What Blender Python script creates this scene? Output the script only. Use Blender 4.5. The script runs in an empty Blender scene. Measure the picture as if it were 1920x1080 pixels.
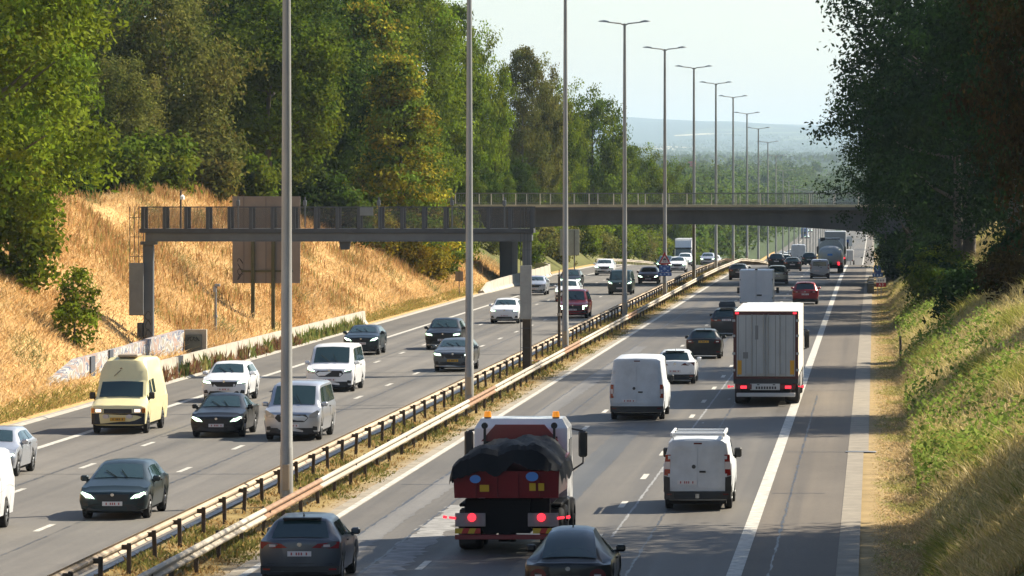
import bpy, bmesh, math, random
import numpy as np
from mathutils import Vector, Matrix
R = math.radians
SC = bpy.context.scene
COL = SC.collection
F = 9083.0            # focal length in photo pixels (1920 wide)
CAMZ = 8.8

# ---------------------------------------------------------------- camera
cam = bpy.data.cameras.new('camera'); camo = bpy.data.objects.new('camera', cam); COL.objects.link(camo)
cam.sensor_width = 36.0; cam.lens = F / 1920 * 36.0
camo.location = (0, 0, CAMZ); camo.rotation_euler = (R(90), 0, 0)
cam.shift_x = -(1640 - 960) / 1920.0
cam.shift_y = -(540 - 343) / 1920.0
cam.clip_start = 1.0; cam.clip_end = 60000
SC.camera = camo
# ---------------------------------------------------------------- light
SUN_EL, SUN_AZ = 40.0, 54.0     # azimuth clockwise from +Y (the view direction) towards +X
W = bpy.data.worlds.new('World'); SC.world = W; W.use_nodes = True
nt = W.node_tree; bg = nt.nodes['Background']
sky = nt.nodes.new('ShaderNodeTexSky'); sky.sky_type = 'NISHITA'; sky.sun_disc = False
sky.sun_elevation = R(SUN_EL); sky.sun_rotation = R(SUN_AZ)
sky.air_density = 1.0; sky.dust_density = 0.9; sky.ozone_density = 1.0; sky.altitude = 50
nt.links.new(sky.outputs[0], bg.inputs[0]); bg.inputs[1].default_value = 0.073
sl = bpy.data.lights.new('sun', 'SUN'); so = bpy.data.objects.new('sun', sl); COL.objects.link(so)
sl.energy = 5.0; sl.angle = R(0.5); sl.color = (1.0, 0.905, 0.74)
sd = Vector((math.sin(R(SUN_AZ)) * math.cos(R(SUN_EL)), math.cos(R(SUN_AZ)) * math.cos(R(SUN_EL)), math.sin(R(SUN_EL))))
so.rotation_euler = sd.to_track_quat('Z', 'Y').to_euler()
SC.view_settings.view_transform = 'Standard'; SC.view_settings.look = 'None'
SC.view_settings.gamma = 1; SC.view_settings.exposure = 1.13
cy = SC.cycles
cy.max_bounces = 6; cy.diffuse_bounces = 3; cy.glossy_bounces = 3; cy.transmission_bounces = 4
cy.transparent_max_bounces = 12; cy.volume_bounces = 0; cy.use_denoising = True
cy.caustics_reflective = False; cy.caustics_refractive = False

# ---------------------------------------------------------------- materials
MATS = {}
def mat(name, col, rough=0.6, metal=0.0, var=0.0, scale=3.0, coat=0.0, emit=None, es=0.0, stretch=None, bump=0.0, spec=0.5, col2=None):
    if name in MATS: return MATS[name]
    m = bpy.data.materials.new(name); m.use_nodes = True; t = m.node_tree; b = t.nodes['Principled BSDF']
    c = tuple(col) + (1,)
    b.inputs['Base Color'].default_value = c; b.inputs['Roughness'].default_value = rough
    b.inputs['Metallic'].default_value = metal; b.inputs['Coat Weight'].default_value = coat
    b.inputs['Coat Roughness'].default_value = 0.06; b.inputs['Specular IOR Level'].default_value = spec
    if var > 0:
        tc = t.nodes.new('ShaderNodeTexCoord'); mp = t.nodes.new('ShaderNodeMapping'); n = t.nodes.new('ShaderNodeTexNoise')
        n.inputs['Scale'].default_value = scale; n.inputs['Detail'].default_value = 6; n.inputs['Roughness'].default_value = 0.65
        if stretch: mp.inputs['Scale'].default_value = stretch
        t.links.new(tc.outputs['Object'], mp.inputs[0]); t.links.new(mp.outputs[0], n.inputs['Vector'])
        r = t.nodes.new('ShaderNodeValToRGB'); r.color_ramp.elements[0].position = 0.3; r.color_ramp.elements[1].position = 0.7
        lo = [x * (1 - var) for x in col]; hi = [min(1, x * (1 + var)) for x in col] if col2 is None else list(col2)
        r.color_ramp.elements[0].color = tuple(lo) + (1,); r.color_ramp.elements[1].color = tuple(hi) + (1,)
        t.links.new(n.outputs['Fac'], r.inputs[0]); t.links.new(r.outputs[0], b.inputs['Base Color'])
        if bump > 0:
            bp = t.nodes.new('ShaderNodeBump'); bp.inputs['Strength'].default_value = bump; bp.inputs['Distance'].default_value = 0.05
            t.links.new(n.outputs['Fac'], bp.inputs['Height']); t.links.new(bp.outputs[0], b.inputs['Normal'])
    if emit is not None:
        b.inputs['Emission Color'].default_value = tuple(emit) + (1,); b.inputs['Emission Strength'].default_value = es
    MATS[name] = m; return m

def leafmat(name, col, trans=0.35, gloss=0.12):
    """leaf or blade: per-face tint attribute x colour, diffuse + translucent"""
    if name in MATS: return MATS[name]
    m = bpy.data.materials.new(name); m.use_nodes = True; t = m.node_tree; t.nodes.clear()
    out = t.nodes.new('ShaderNodeOutputMaterial'); a = t.nodes.new('ShaderNodeAttribute'); a.attribute_name = 'tint'
    mx = t.nodes.new('ShaderNodeMix'); mx.data_type = 'RGBA'; mx.blend_type = 'MULTIPLY'; mx.inputs['Factor'].default_value = 1
    t.links.new(a.outputs['Color'], mx.inputs['A']); mx.inputs['B'].default_value = tuple(col) + (1,)
    oi = t.nodes.new('ShaderNodeObjectInfo'); hs = t.nodes.new('ShaderNodeHueSaturation')
    mr = t.nodes.new('ShaderNodeMapRange'); mr.inputs['To Min'].default_value = 0.8; mr.inputs['To Max'].default_value = 1.2
    t.links.new(oi.outputs['Random'], mr.inputs['Value']); t.links.new(mr.outputs[0], hs.inputs['Value'])
    t.links.new(mx.outputs['Result'], hs.inputs['Color'])
    d = t.nodes.new('ShaderNodeBsdfDiffuse'); tr = t.nodes.new('ShaderNodeBsdfTranslucent'); s = t.nodes.new('ShaderNodeMixShader')
    s.inputs[0].default_value = trans
    t.links.new(hs.outputs[0], d.inputs[0]); t.links.new(hs.outputs[0], tr.inputs[0])
    t.links.new(d.outputs[0], s.inputs[1]); t.links.new(tr.outputs[0], s.inputs[2])
    g = t.nodes.new('ShaderNodeBsdfGlossy'); g.inputs['Roughness'].default_value = 0.5; g.inputs['Color'].default_value = (.5, .5, .5, 1)
    s2 = t.nodes.new('ShaderNodeMixShader'); s2.inputs[0].default_value = gloss * 0.03
    t.links.new(s.outputs[0], s2.inputs[1]); t.links.new(g.outputs[0], s2.inputs[2])
    t.links.new(s2.outputs[0], out.inputs[0])
    MATS[name] = m; return m

# ---------------------------------------------------------------- object helpers
def tag(o, label=None, cat=None, group=None, kind=None):
    if label: o['label'] = label
    if cat: o['category'] = cat
    if group: o['group'] = group
    if kind: o['kind'] = kind
    return o
def thing(name, label, cat, loc=(0, 0, 0), rz=0.0, group=None):
    o = bpy.data.objects.new(name, None); COL.objects.link(o); o.location = loc; o.rotation_euler = (0, 0, rz)
    o.empty_display_size = 0.3
    return tag(o, label, cat, group)
def link(name, me, m, parent=None):
    o = bpy.data.objects.new(name, me); COL.objects.link(o)
    if m is not None and len(me.materials) == 0: me.materials.append(m)
    if parent: o.parent = parent
    return o
def kids(o): return [c for c in bpy.data.objects if c.parent == o]
def copy_tree(o, parent=None):
    c = o.copy(); COL.objects.link(c)
    if parent: c.parent = parent
    for ch in o.children: copy_tree(ch, c)
    return c

class MB:
    def __init__(s): s.v = []; s.f = []
    def add(s, vs, fs):
        n = len(s.v); s.v += [tuple(p) for p in vs]; s.f += [tuple(i + n for i in f) for f in fs]; return s
    def box(s, x0, x1, y0, y1, z0, z1, b=0.0):
        if b <= 0:
            v = [(x, y, z) for z in (z0, z1) for y in (y0, y1) for x in (x0, x1)]
            return s.add(v, [(0, 2, 3, 1), (4, 5, 7, 6), (0, 1, 5, 4), (2, 6, 7, 3), (0, 4, 6, 2), (1, 3, 7, 5)])
        p = []
        for x, sx in ((x0, 1), (x1, -1)):
            for y, sy in ((y0, 1), (y1, -1)):
                for z, sz in ((z0, 1), (z1, -1)):
                    p += [(x, y + sy * b, z + sz * b), (x + sx * b, y, z + sz * b), (x + sx * b, y + sy * b, z)]
        return s.hull(p)
    def hull(s, pts):
        bm = bmesh.new()
        vs = [bm.verts.new(p) for p in pts]
        r = bmesh.ops.convex_hull(bm, input=vs)
        bmesh.ops.delete(bm, geom=list({g for g in r['geom_interior'] + r['geom_unused'] if isinstance(g, bmesh.types.BMVert)}), context='VERTS')
        bmesh.ops.dissolve_limit(bm, angle_limit=R(1), verts=bm.verts, edges=bm.edges)
        bm.verts.index_update()
        s.add([v.co[:] for v in bm.verts], [[v.index for v in f.verts] for f in bm.faces]); bm.free(); return s
    def prism(s, pts, axis, a, b):
        n = len(pts)
        def P(u, w, t): return {'x': (t, u, w), 'y': (u, t, w), 'z': (u, w, t)}[axis]
        v = [P(u, w, a) for u, w in pts] + [P(u, w, b) for u, w in pts]
        return s.add(v, [tuple(range(n))[::-1], tuple(range(n, 2 * n))] + [(i, (i + 1) % n, n + (i + 1) % n, n + i) for i in range(n)])
    def cyl(s, c, axis, r, h, n=14, r2=None):
        r2 = r if r2 is None else r2
        def P(a, rr, t):
            u, w = rr * math.cos(a), rr * math.sin(a)
            q = {'x': (t, u, w), 'y': (u, t, w), 'z': (u, w, t)}[axis]
            return (c[0] + q[0], c[1] + q[1], c[2] + q[2])
        v = [P(2 * math.pi * i / n, r, -h / 2) for i in range(n)] + [P(2 * math.pi * i / n, r2, h / 2) for i in range(n)]
        return s.add(v, [tuple(range(n))[::-1], tuple(range(n, 2 * n))] + [(i, (i + 1) % n, n + (i + 1) % n, n + i) for i in range(n)])
    def tube(s, path, radii, n=6):
        path = [Vector(p) for p in path]
        if not hasattr(radii, '__len__'): radii = [radii] * len(path)
        vs = []
        for i, p in enumerate(path):
            d = (path[min(i + 1, len(path) - 1)] - path[max(i - 1, 0)]).normalized()
            a = d.cross(Vector((0, 0, 1)) if abs(d.z) < .9 else Vector((0, 1, 0))).normalized(); b = d.cross(a)
            for k in range(n):
                t = 2 * math.pi * k / n + .3
                vs.append(p + (a * math.cos(t) + b * math.sin(t)) * radii[i])
        m = len(path); fs = [tuple(range(n))[::-1], tuple(range((m - 1) * n, m * n))]
        for i in range(m - 1):
            for k in range(n):
                fs.append((i * n + k, i * n + (k + 1) % n, (i + 1) * n + (k + 1) % n, (i + 1) * n + k))
        return s.add(vs, fs)
    def mesh(s, name, m=None, smooth=40, fix=True):
        me = bpy.data.meshes.new(name); me.from_pydata(s.v, [], s.f)
        if fix:
            bm = bmesh.new(); bm.from_mesh(me); bmesh.ops.recalc_face_normals(bm, faces=bm.faces); bm.to_mesh(me); bm.free()
        if smooth:
            me.polygons.foreach_set('use_smooth', [True] * len(me.polygons)); me.set_sharp_from_angle(angle=R(smooth))
        if m: me.materials.append(m)
        me.update(); return me
    def build(s, name, m, parent=None, smooth=40):
        return link(name, s.mesh(name, m, smooth), m, parent)

def quads(name, V, tint, m, tri=False):
    """big numpy meshes: V (n,4,3) or (n,3,3), tint (n,3) per face"""
    n, k = V.shape[:2]
    me = bpy.data.meshes.new(name)
    me.vertices.add(n * k); me.vertices.foreach_set('co', V.reshape(-1).astype(np.float32))
    me.loops.add(n * k); me.loops.foreach_set('vertex_index', np.arange(n * k, dtype=np.int32))
    me.polygons.add(n); me.polygons.foreach_set('loop_start', np.arange(0, n * k, k, dtype=np.int32))
    try: me.polygons.foreach_set('loop_total', np.full(n, k, dtype=np.int32))
    except Exception: pass
    a = me.attributes.new('tint', 'FLOAT_COLOR', 'FACE')
    c = np.ones((n, 4), dtype=np.float32); c[:, :3] = tint; a.data.foreach_set('color', c.reshape(-1))
    me.materials.append(m); me.update(); me.validate(); return me

# ---------------------------------------------------------------- terrain functions
RT = np.array([[0, 0], [430, 0], [470, -.1], [516, -.3], [548, -.5], [607, -1.5], [666, -2.7], [726, -4.1], [785, -5.8], [844, -8], [904, -9.9],
               [1000, -11.4], [1200, -12.6], [1400, -12.8], [1650, -13.2], [1900, -13], [2500, -9.5], [3200, -4], [3600, 6.5], [4000, 16.7], [60000, 16.7]], float)
LPT = np.array([[0, 8.2], [420, 8.2], [600, 7.5], [900, 3.5], [1500, 0], [2500, 2], [3200, 5], [4000, 17], [5000, 27], [8000, 46], [13000, 92], [18000, 165], [22000, 250], [27000, 362], [31000, 345], [46000, 250]], float)
RPT = LPT.copy(); RPT[:3, 1] = (6.5, 6.5, 5.5)
def road_z(D): return np.interp(D, RT[:, 0], RT[:, 1])
def hillnoise(X, D):
    a = np.sin(X / 620. + D / 2400.) * .5 + np.sin(X / 310. + 1.3 + D / 1500.) * .3 + np.sin(X / 97. + 2.1) * .10 + np.sin(X / 41.) * .04
    return a * np.clip((D - 6000) / 19000., 0, 1) * 36
def gz(X, D):
    X = np.asarray(X, float); D = np.asarray(D, float)
    r = road_z(D); L = np.interp(D, LPT[:, 0], LPT[:, 1]); P = np.interp(D, RPT[:, 0], RPT[:, 1])
    bump = (np.sin(X * .9 + D * .23) * .12 + np.sin(D * .11 + X * .3) * .22 + np.sin(D * .037) * .3)
    tL = np.clip((-32.2 - X), 0, None); zl = np.minimum(r + .12 + .66 * tL, L + .03 * np.clip(tL - 12, 0, 120)) + bump * np.clip(tL / 3., 0, 1) * np.clip((4000 - D) / 1000., 0, 1)
    tR = np.clip(X - 1.1, 0, None); zr = np.minimum(r + .05 + .64 * tR, P + .02 * np.clip(tR - 9, 0, 100)) + bump * np.clip(tR / 3., 0, 1) * .7 * np.clip((4000 - D) / 1000., 0, 1)
    z = np.where(X < -31.2, zl, np.where(X > 1.1, zr, r))
    return np.where(D > 4000, np.interp(D, LPT[:, 0], LPT[:, 1]) + hillnoise(X, D), z)
def gzs(x, d): return float(gz(x, d))
ST = np.concatenate([np.arange(40, 620, 5), np.arange(620, 1200, 15), np.arange(1200, 3600, 50), np.array([3600, 3800, 4000])])
ST = np.concatenate([np.arange(-40, 40, 20), ST])
# ---------------------------------------------------------------- ground sheet
def ground():
    xs = np.concatenate([[-3500, -2600, -1900, -1400, -1050, -850, -700, -560, -440, -340, -260, -200, -150, -120, -100, -85, -74, -66, -60, -56, -52, -49],
                         np.arange(-47, -32, 1.0), [-32.2, -31.7, -31.2, -30.5, -17.4, -16.9, -16, -15.1, -14.6, -14, -8, -1, -.2, .4, 1.1, 1.6],
                         np.arange(2.2, 12.5, 1.0), [14, 17, 21, 27, 35, 45, 60, 80, 110, 150, 200, 260, 340, 440, 560, 700, 900, 1200, 1700, 2500, 3500]])
    far = np.concatenate([np.arange(4100, 5200, 150), np.arange(5200, 31200, 320), [33000, 36000, 40000, 46000]])
    ds = np.concatenate([ST, far])
    X, D = np.meshgrid(xs, ds); Z = gz(X, D)
    # verge and median micro relief, sunk under the carriageways
    V = np.stack([X, D, Z], -1); nx, nd = len(xs), len(ds)
    me = bpy.data.meshes.new('ground')
    me.vertices.add(nx * nd); me.vertices.foreach_set('co', V.reshape(-1).astype(np.float32))
    i = (np.arange(nd - 1)[:, None] * nx + np.arange(nx - 1)[None]).reshape(-1)
    q = np.stack([i, i + 1, i + nx + 1, i + nx], -1).reshape(-1).astype(np.int32)
    n = len(i); me.loops.add(n * 4); me.loops.foreach_set('vertex_index', q)
    me.polygons.add(n); me.polygons.foreach_set('loop_start', np.arange(0, n * 4, 4, dtype=np.int32))
    me.polygons.foreach_set('use_smooth', np.ones(n, bool))
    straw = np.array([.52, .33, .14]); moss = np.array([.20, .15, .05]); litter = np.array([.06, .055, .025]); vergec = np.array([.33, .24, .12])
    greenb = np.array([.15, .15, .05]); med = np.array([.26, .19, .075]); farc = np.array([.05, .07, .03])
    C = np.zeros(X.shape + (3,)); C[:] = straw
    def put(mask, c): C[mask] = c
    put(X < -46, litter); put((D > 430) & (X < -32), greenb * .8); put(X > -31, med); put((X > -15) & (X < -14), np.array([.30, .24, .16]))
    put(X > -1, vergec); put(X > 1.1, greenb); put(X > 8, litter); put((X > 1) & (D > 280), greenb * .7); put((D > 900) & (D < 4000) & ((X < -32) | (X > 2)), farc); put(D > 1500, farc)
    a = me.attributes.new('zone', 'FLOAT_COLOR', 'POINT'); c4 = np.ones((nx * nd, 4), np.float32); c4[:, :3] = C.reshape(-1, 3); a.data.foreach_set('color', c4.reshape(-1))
    me.update(); me.validate()
    m = bpy.data.materials.new('ground'); m.use_nodes = True; t = m.node_tree; b = t.nodes['Principled BSDF']; b.inputs['Roughness'].default_value = .95; b.inputs['Specular IOR Level'].default_value = .1
    at = t.nodes.new('ShaderNodeAttribute'); at.attribute_name = 'zone'
    tc = t.nodes.new('ShaderNodeTexCoord'); n1 = t.nodes.new('ShaderNodeTexNoise'); n1.inputs['Scale'].default_value = .7; n1.inputs['Detail'].default_value = 9; n1.inputs['Roughness'].default_value = .72
    t.links.new(tc.outputs['Object'], n1.inputs['Vector'])
    mr = t.nodes.new('ShaderNodeMapRange'); mr.inputs['From Min'].default_value = .25; mr.inputs['From Max'].default_value = .75; mr.inputs['To Min'].default_value = .55; mr.inputs['To Max'].default_value = 1.35
    t.links.new(n1.outputs['Fac'], mr.inputs['Value'])
    mx = t.nodes.new('ShaderNodeMix'); mx.data_type = 'RGBA'; mx.blend_type = 'MULTIPLY'; mx.inputs['Factor'].default_value = 1
    t.links.new(at.outputs['Color'], mx.inputs['A']); t.links.new(mr.outputs[0], mx.inputs['B'])
    # distant fields, hedges and woods
    mp = t.nodes.new('ShaderNodeMapping'); mp.inputs['Scale'].default_value = (1 / 200., 1 / 1300., 1 / 90.); t.links.new(tc.outputs['Object'], mp.inputs[0])
    n2 = t.nodes.new('ShaderNodeTexVoronoi'); n2.inputs['Scale'].default_value = 1.0; t.links.new(mp.outputs[0], n2.inputs['Vector'])
    rp = t.nodes.new('ShaderNodeValToRGB'); rp.color_ramp.interpolation = 'CONSTANT'
    els = rp.color_ramp.elements; els[0].color = (.025, .05, .02, 1); els[1].position = .45; els[1].color = (.05, .085, .03, 1)
    for p, c in ((.62, (.03, .055, .022, 1)), (.78, (.12, .15, .06, 1)), (.88, (.5, .42, .24, 1)), (.93, (.03, .055, .022, 1))):
        e = els.new(p); e.color = c
    sp = t.nodes.new('ShaderNodeSeparateColor'); t.links.new(n2.outputs['Color'], sp.inputs[0]); t.links.new(sp.outputs[0], rp.inputs[0])
    n3 = t.nodes.new('ShaderNodeTexNoise'); n3.inputs['Scale'].default_value = .0035; n3.inputs['Detail'].default_value = 8; t.links.new(tc.outputs['Object'], n3.inputs['Vector'])
    r3 = t.nodes.new('ShaderNodeMapRange'); r3.inputs['From Min'].default_value = .50; r3.inputs['From Max'].default_value = .58; t.links.new(n3.outputs['Fac'], r3.inputs['Value'])
    mw = t.nodes.new('ShaderNodeMix'); mw.data_type = 'RGBA'; t.links.new(r3.outputs[0], mw.inputs['Factor']); mw.inputs['A'].default_value = (.028, .05, .02, 1); t.links.new(rp.outputs[0], mw.inputs['B'])
    sx = t.nodes.new('ShaderNodeSeparateXYZ'); t.links.new(tc.outputs['Object'], sx.inputs[0])
    rs = t.nodes.new('ShaderNodeMapRange'); rs.inputs['From Min'].default_value = 3700; rs.inputs['From Max'].default_value = 4300; t.links.new(sx.outputs['Y'], rs.inputs['Value'])
    mf = t.nodes.new('ShaderNodeMix'); mf.data_type = 'RGBA'; t.links.new(rs.outputs[0], mf.inputs['Factor']); t.links.new(mx.outputs['Result'], mf.inputs['A']); t.links.new(mw.outputs['Result'], mf.inputs['B'])
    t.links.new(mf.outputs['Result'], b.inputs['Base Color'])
    me.materials.append(m); return tag(link('ground', me, None), kind='structure')
ground()

# ---------------------------------------------------------------- carriageways and markings
def strip(name, x0, x1, d0, d1, dz, m, kind='structure', wob=0.0, seed=0, mb=None):
    ds = [d0] + [float(d) for d in ST if d0 < d < d1] + [d1]
    if wob:   # finer stations for ragged edges
        ds = list(np.arange(d0, d1, .45)) + [d1]
    own = mb is None; mb = mb or MB(); rg = random.Random(seed)
    vs = []
    for d in ds:
        z = float(road_z(d)) + dz
        a, b = (rg.uniform(-wob, wob), rg.uniform(-wob, wob)) if wob else (0, 0)
        vs += [(x0 + a, d, z), (x1 + b, d, z)]
    mb.add(vs, [(2 * i, 2 * i + 1, 2 * i + 3, 2 * i + 2) for i in range(len(ds) - 1)])
    if own: return tag(mb.build(name, m, None, smooth=0), kind=kind)
def asphalt(name, base, tint, gl):
    m = bpy.data.materials.new(name); m.use_nodes = True; t = m.node_tree; b = t.nodes['Principled BSDF']
    tc = t.nodes.new('ShaderNodeTexCoord')
    def noise(sc, st, det=6, ro=.6):
        mp = t.nodes.new('ShaderNodeMapping'); mp.inputs['Scale'].default_value = st; n = t.nodes.new('ShaderNodeTexNoise')
        n.inputs['Scale'].default_value = sc; n.inputs['Detail'].default_value = det; n.inputs['Roughness'].default_value = ro
        t.links.new(tc.outputs['Object'], mp.inputs[0]); t.links.new(mp.outputs[0], n.inputs['Vector']); return n
    n1 = noise(1.0, (1.15, .008, 1), 4); n2 = noise(.16, (1, .35, 1), 6, .7); n3 = noise(9.0, (1, .6, 1), 4, .8)
    r1 = t.nodes.new('ShaderNodeMapRange'); r1.inputs['From Min'].default_value = .3; r1.inputs['From Max'].default_value = .7; r1.inputs['To Min'].default_value = .70; r1.inputs['To Max'].default_value = 1.24
    r2 = t.nodes.new('ShaderNodeMapRange'); r2.inputs['From Min'].default_value = .3; r2.inputs['From Max'].default_value = .7; r2.inputs['To Min'].default_value = .82; r2.inputs['To Max'].default_value = 1.18
    r3 = t.nodes.new('ShaderNodeMapRange'); r3.inputs['To Min'].default_value = .72; r3.inputs['To Max'].default_value = 1.28
    for n, r in ((n1, r1), (n2, r2), (n3, r3)): t.links.new(n.outputs['Fac'], r.inputs['Value'])
    a = t.nodes.new('ShaderNodeMath'); a.operation = 'MULTIPLY'; t.links.new(r1.outputs[0], a.inputs[0]); t.links.new(r2.outputs[0], a.inputs[1])
    c = t.nodes.new('ShaderNodeMath'); c.operation = 'MULTIPLY'; t.links.new(a.outputs[0], c.inputs[0]); t.links.new(r3.outputs[0], c.inputs[1])
    mx = t.nodes.new('ShaderNodeMix'); mx.data_type = 'RGBA'; mx.blend_type = 'MULTIPLY'; mx.inputs['Factor'].default_value = 1
    mx.inputs['A'].default_value = tuple(base * k for k in tint) + (1,); t.links.new(c.outputs[0], mx.inputs['B'])
    t.links.new(mx.outputs['Result'], b.inputs['Base Color']); b.inputs['Roughness'].default_value = gl; b.inputs['Specular IOR Level'].default_value = .35
    rr = t.nodes.new('ShaderNodeMapRange'); rr.inputs['From Min'].default_value = .3; rr.inputs['From Max'].default_value = .7; rr.inputs['To Min'].default_value = gl - .1; rr.inputs['To Max'].default_value = gl + .12
    t.links.new(n1.outputs['Fac'], rr.inputs['Value']); t.links.new(rr.outputs[0], b.inputs['Roughness'])
    bp = t.nodes.new('ShaderNodeBump'); bp.inputs['Strength'].default_value = .35; bp.inputs['Distance'].default_value = .02; t.links.new(n3.outputs['Fac'], bp.inputs['Height']); t.links.new(bp.outputs[0], b.inputs['Normal'])
    return m
A_L = asphalt('asphalt_left', .118, (1.09, 1, .87), .75)
A_R = asphalt('asphalt_right', .094, (1.10, 1, .86), .7)
A_S = asphalt('asphalt_shoulder', .098, (1.18, 1, .80), .82)
A_SL = asphalt('asphalt_shoulder_left', .105, (1.10, 1, .86), .78)
paint = mat('road_paint', (.44, .42, .37), .75, var=.4, scale=3.5)
conc = mat('gutter_concrete', (.225, .195, .15), .85, var=.25, scale=1.3)
kerbm = mat('kerb_concrete', (.30, .275, .23), .85, var=.25, scale=1.3)
tar = mat('tar', (.03, .03, .032), .5, var=.3); palej = mat('pale_joint', (.22, .22, .215), .7, var=.3, scale=.8)
milled = mat('milled_patch', (.215, .21, .20), .85, var=.4, scale=2)
E = 2850
strip('left_carriageway', -27.9, -17.45, -40, E, .02, A_L)
strip('left_shoulder', -30.8, -27.9, -40, E, .02, A_SL)
strip('right_carriageway', -14.0, -3.0, -40, E, .02, A_R)
strip('right_shoulder', -3.0, -.87, -40, E, .02, A_S)
strip('right_gutter', -.87, -.2, 158, E, .03, conc)
strip('right_gutter', -.87, -.36, -40, 158, .03, conc)
mb = MB()
for a, b in ((-40, 900),):
    ds = [float(d) for d in ST if a <= d <= b]
    pr = [(-31.25, -.02), (-31.2, .09), (-30.95, .1), (-30.8, .025)]
    vs = [(x, d, float(road_z(d)) + z) for d in ds for x, z in pr]
    mb.add(vs, [(4 * i + k, 4 * i + k + 1, 4 * i + 4 + k + 1, 4 * i + 4 + k) for i in range(len(ds) - 1) for k in range(3)])
tag(mb.build('left_kerb', kerbm, smooth=0), kind='structure')
strip('median_edge_strip', -14.55, -14.0, -40, 900, .018, mat('worn_concrete', (.26, .225, .17), .9, var=.3, scale=1.2))
strip('resurfaced_band', -9.15, -8.25, 60, 330, .0228, asphalt('asphalt_band', .07, (1.0, 1, .97), .6), wob=.04, seed=77)
strip('resurfaced_band', -12.9, -12.2, 60, 260, .0228, asphalt('asphalt_band_pale', .125, (1.05, 1, .93), .65), wob=.06, seed=78)
# white lines
mb = MB()
strip('', -27.85, -27.58, -40, 2400, .026, paint, mb=mb)
strip('', -17.64, -17.46, -40, 2400, .026, paint, mb=mb)
strip('', -14.22, -14.02, -40, 2400, .027, paint, mb=mb)
strip('', -3.32, -2.98, -40, 2400, .027, paint, mb=mb)
rg = random.Random(4)
for x, off in ((-21.13, 2.0), (-24.42, 4.0), (-6.87, 11.0), (-10.36, 2.4)):
    d = 20 + off
    while d < 900:
        strip('', x - .085, x + .085, d, d + 2.6, .026, paint, mb=mb); d += 12.5
tag(mb.build('lane_markings', paint, smooth=0), kind='structure')
# sealed cracks, joints and patches
mb = MB()
for x, d0, d1 in ((-24.9, 60, 420), (-20.6, 90, 300), (-5.6, 60, 330), (-11.6, 60, 250), (-12.9, 100, 420), (-2.4, 70, 200)):
    strip('', x, x + .05, d0, d1, .0245, tar, wob=.035, seed=int(d0), mb=mb)
for d, x0, x1 in ((146, -30.5, -18), (191, -30, -18), (224, -27, -18), (158, -2.9, -.9), (137, -2.9, -1.4), (141, -13.8, -9), (270, -13.8, -4), (205, -2.9, -.9)):
    n = 24; vs = []
    for i in range(n + 1):
        x = x0 + (x1 - x0) * i / n; e = rg.uniform(-.06, .06); vs += [(x, d + e, .0245), (x, d + e + .12, .0245)]
    mb.add(vs, [(2 * i, 2 * i + 2, 2 * i + 3, 2 * i + 1) for i in range(n)])
tag(mb.build('sealed_cracks', tar, smooth=0), kind='structure')
mb = MB()
strip('', -6.55, -6.48, 120, 330, .0248, palej, wob=.02, seed=3, mb=mb)

for i in range(14):
    x = rg.choice([-6.3, -6.2, -5.9, -9.9]) + rg.uniform(-.3, .3); d = rg.uniform(140, 230); w = rg.uniform(.03, .09); l = rg.uniform(.4, 1.6)
    mb.add([(x - w, d, .0242), (x + w * .6, d - l * .2, .0242), (x + w, d + l * .6, .0242), (x + w * .2, d + l, .0242), (x - w * .8, d + l * .7, .0242)], [(0, 1, 2, 3, 4)])
tag(mb.build('pale_joint_marks', palej, smooth=0), kind='structure')
mb = MB()
strip('', -11.55, -10.75, 96, 132, .0244, milled, wob=.14, seed=9, mb=mb)
tag(mb.build('rough_road_patch', milled, smooth=0), kind='structure')

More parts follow.
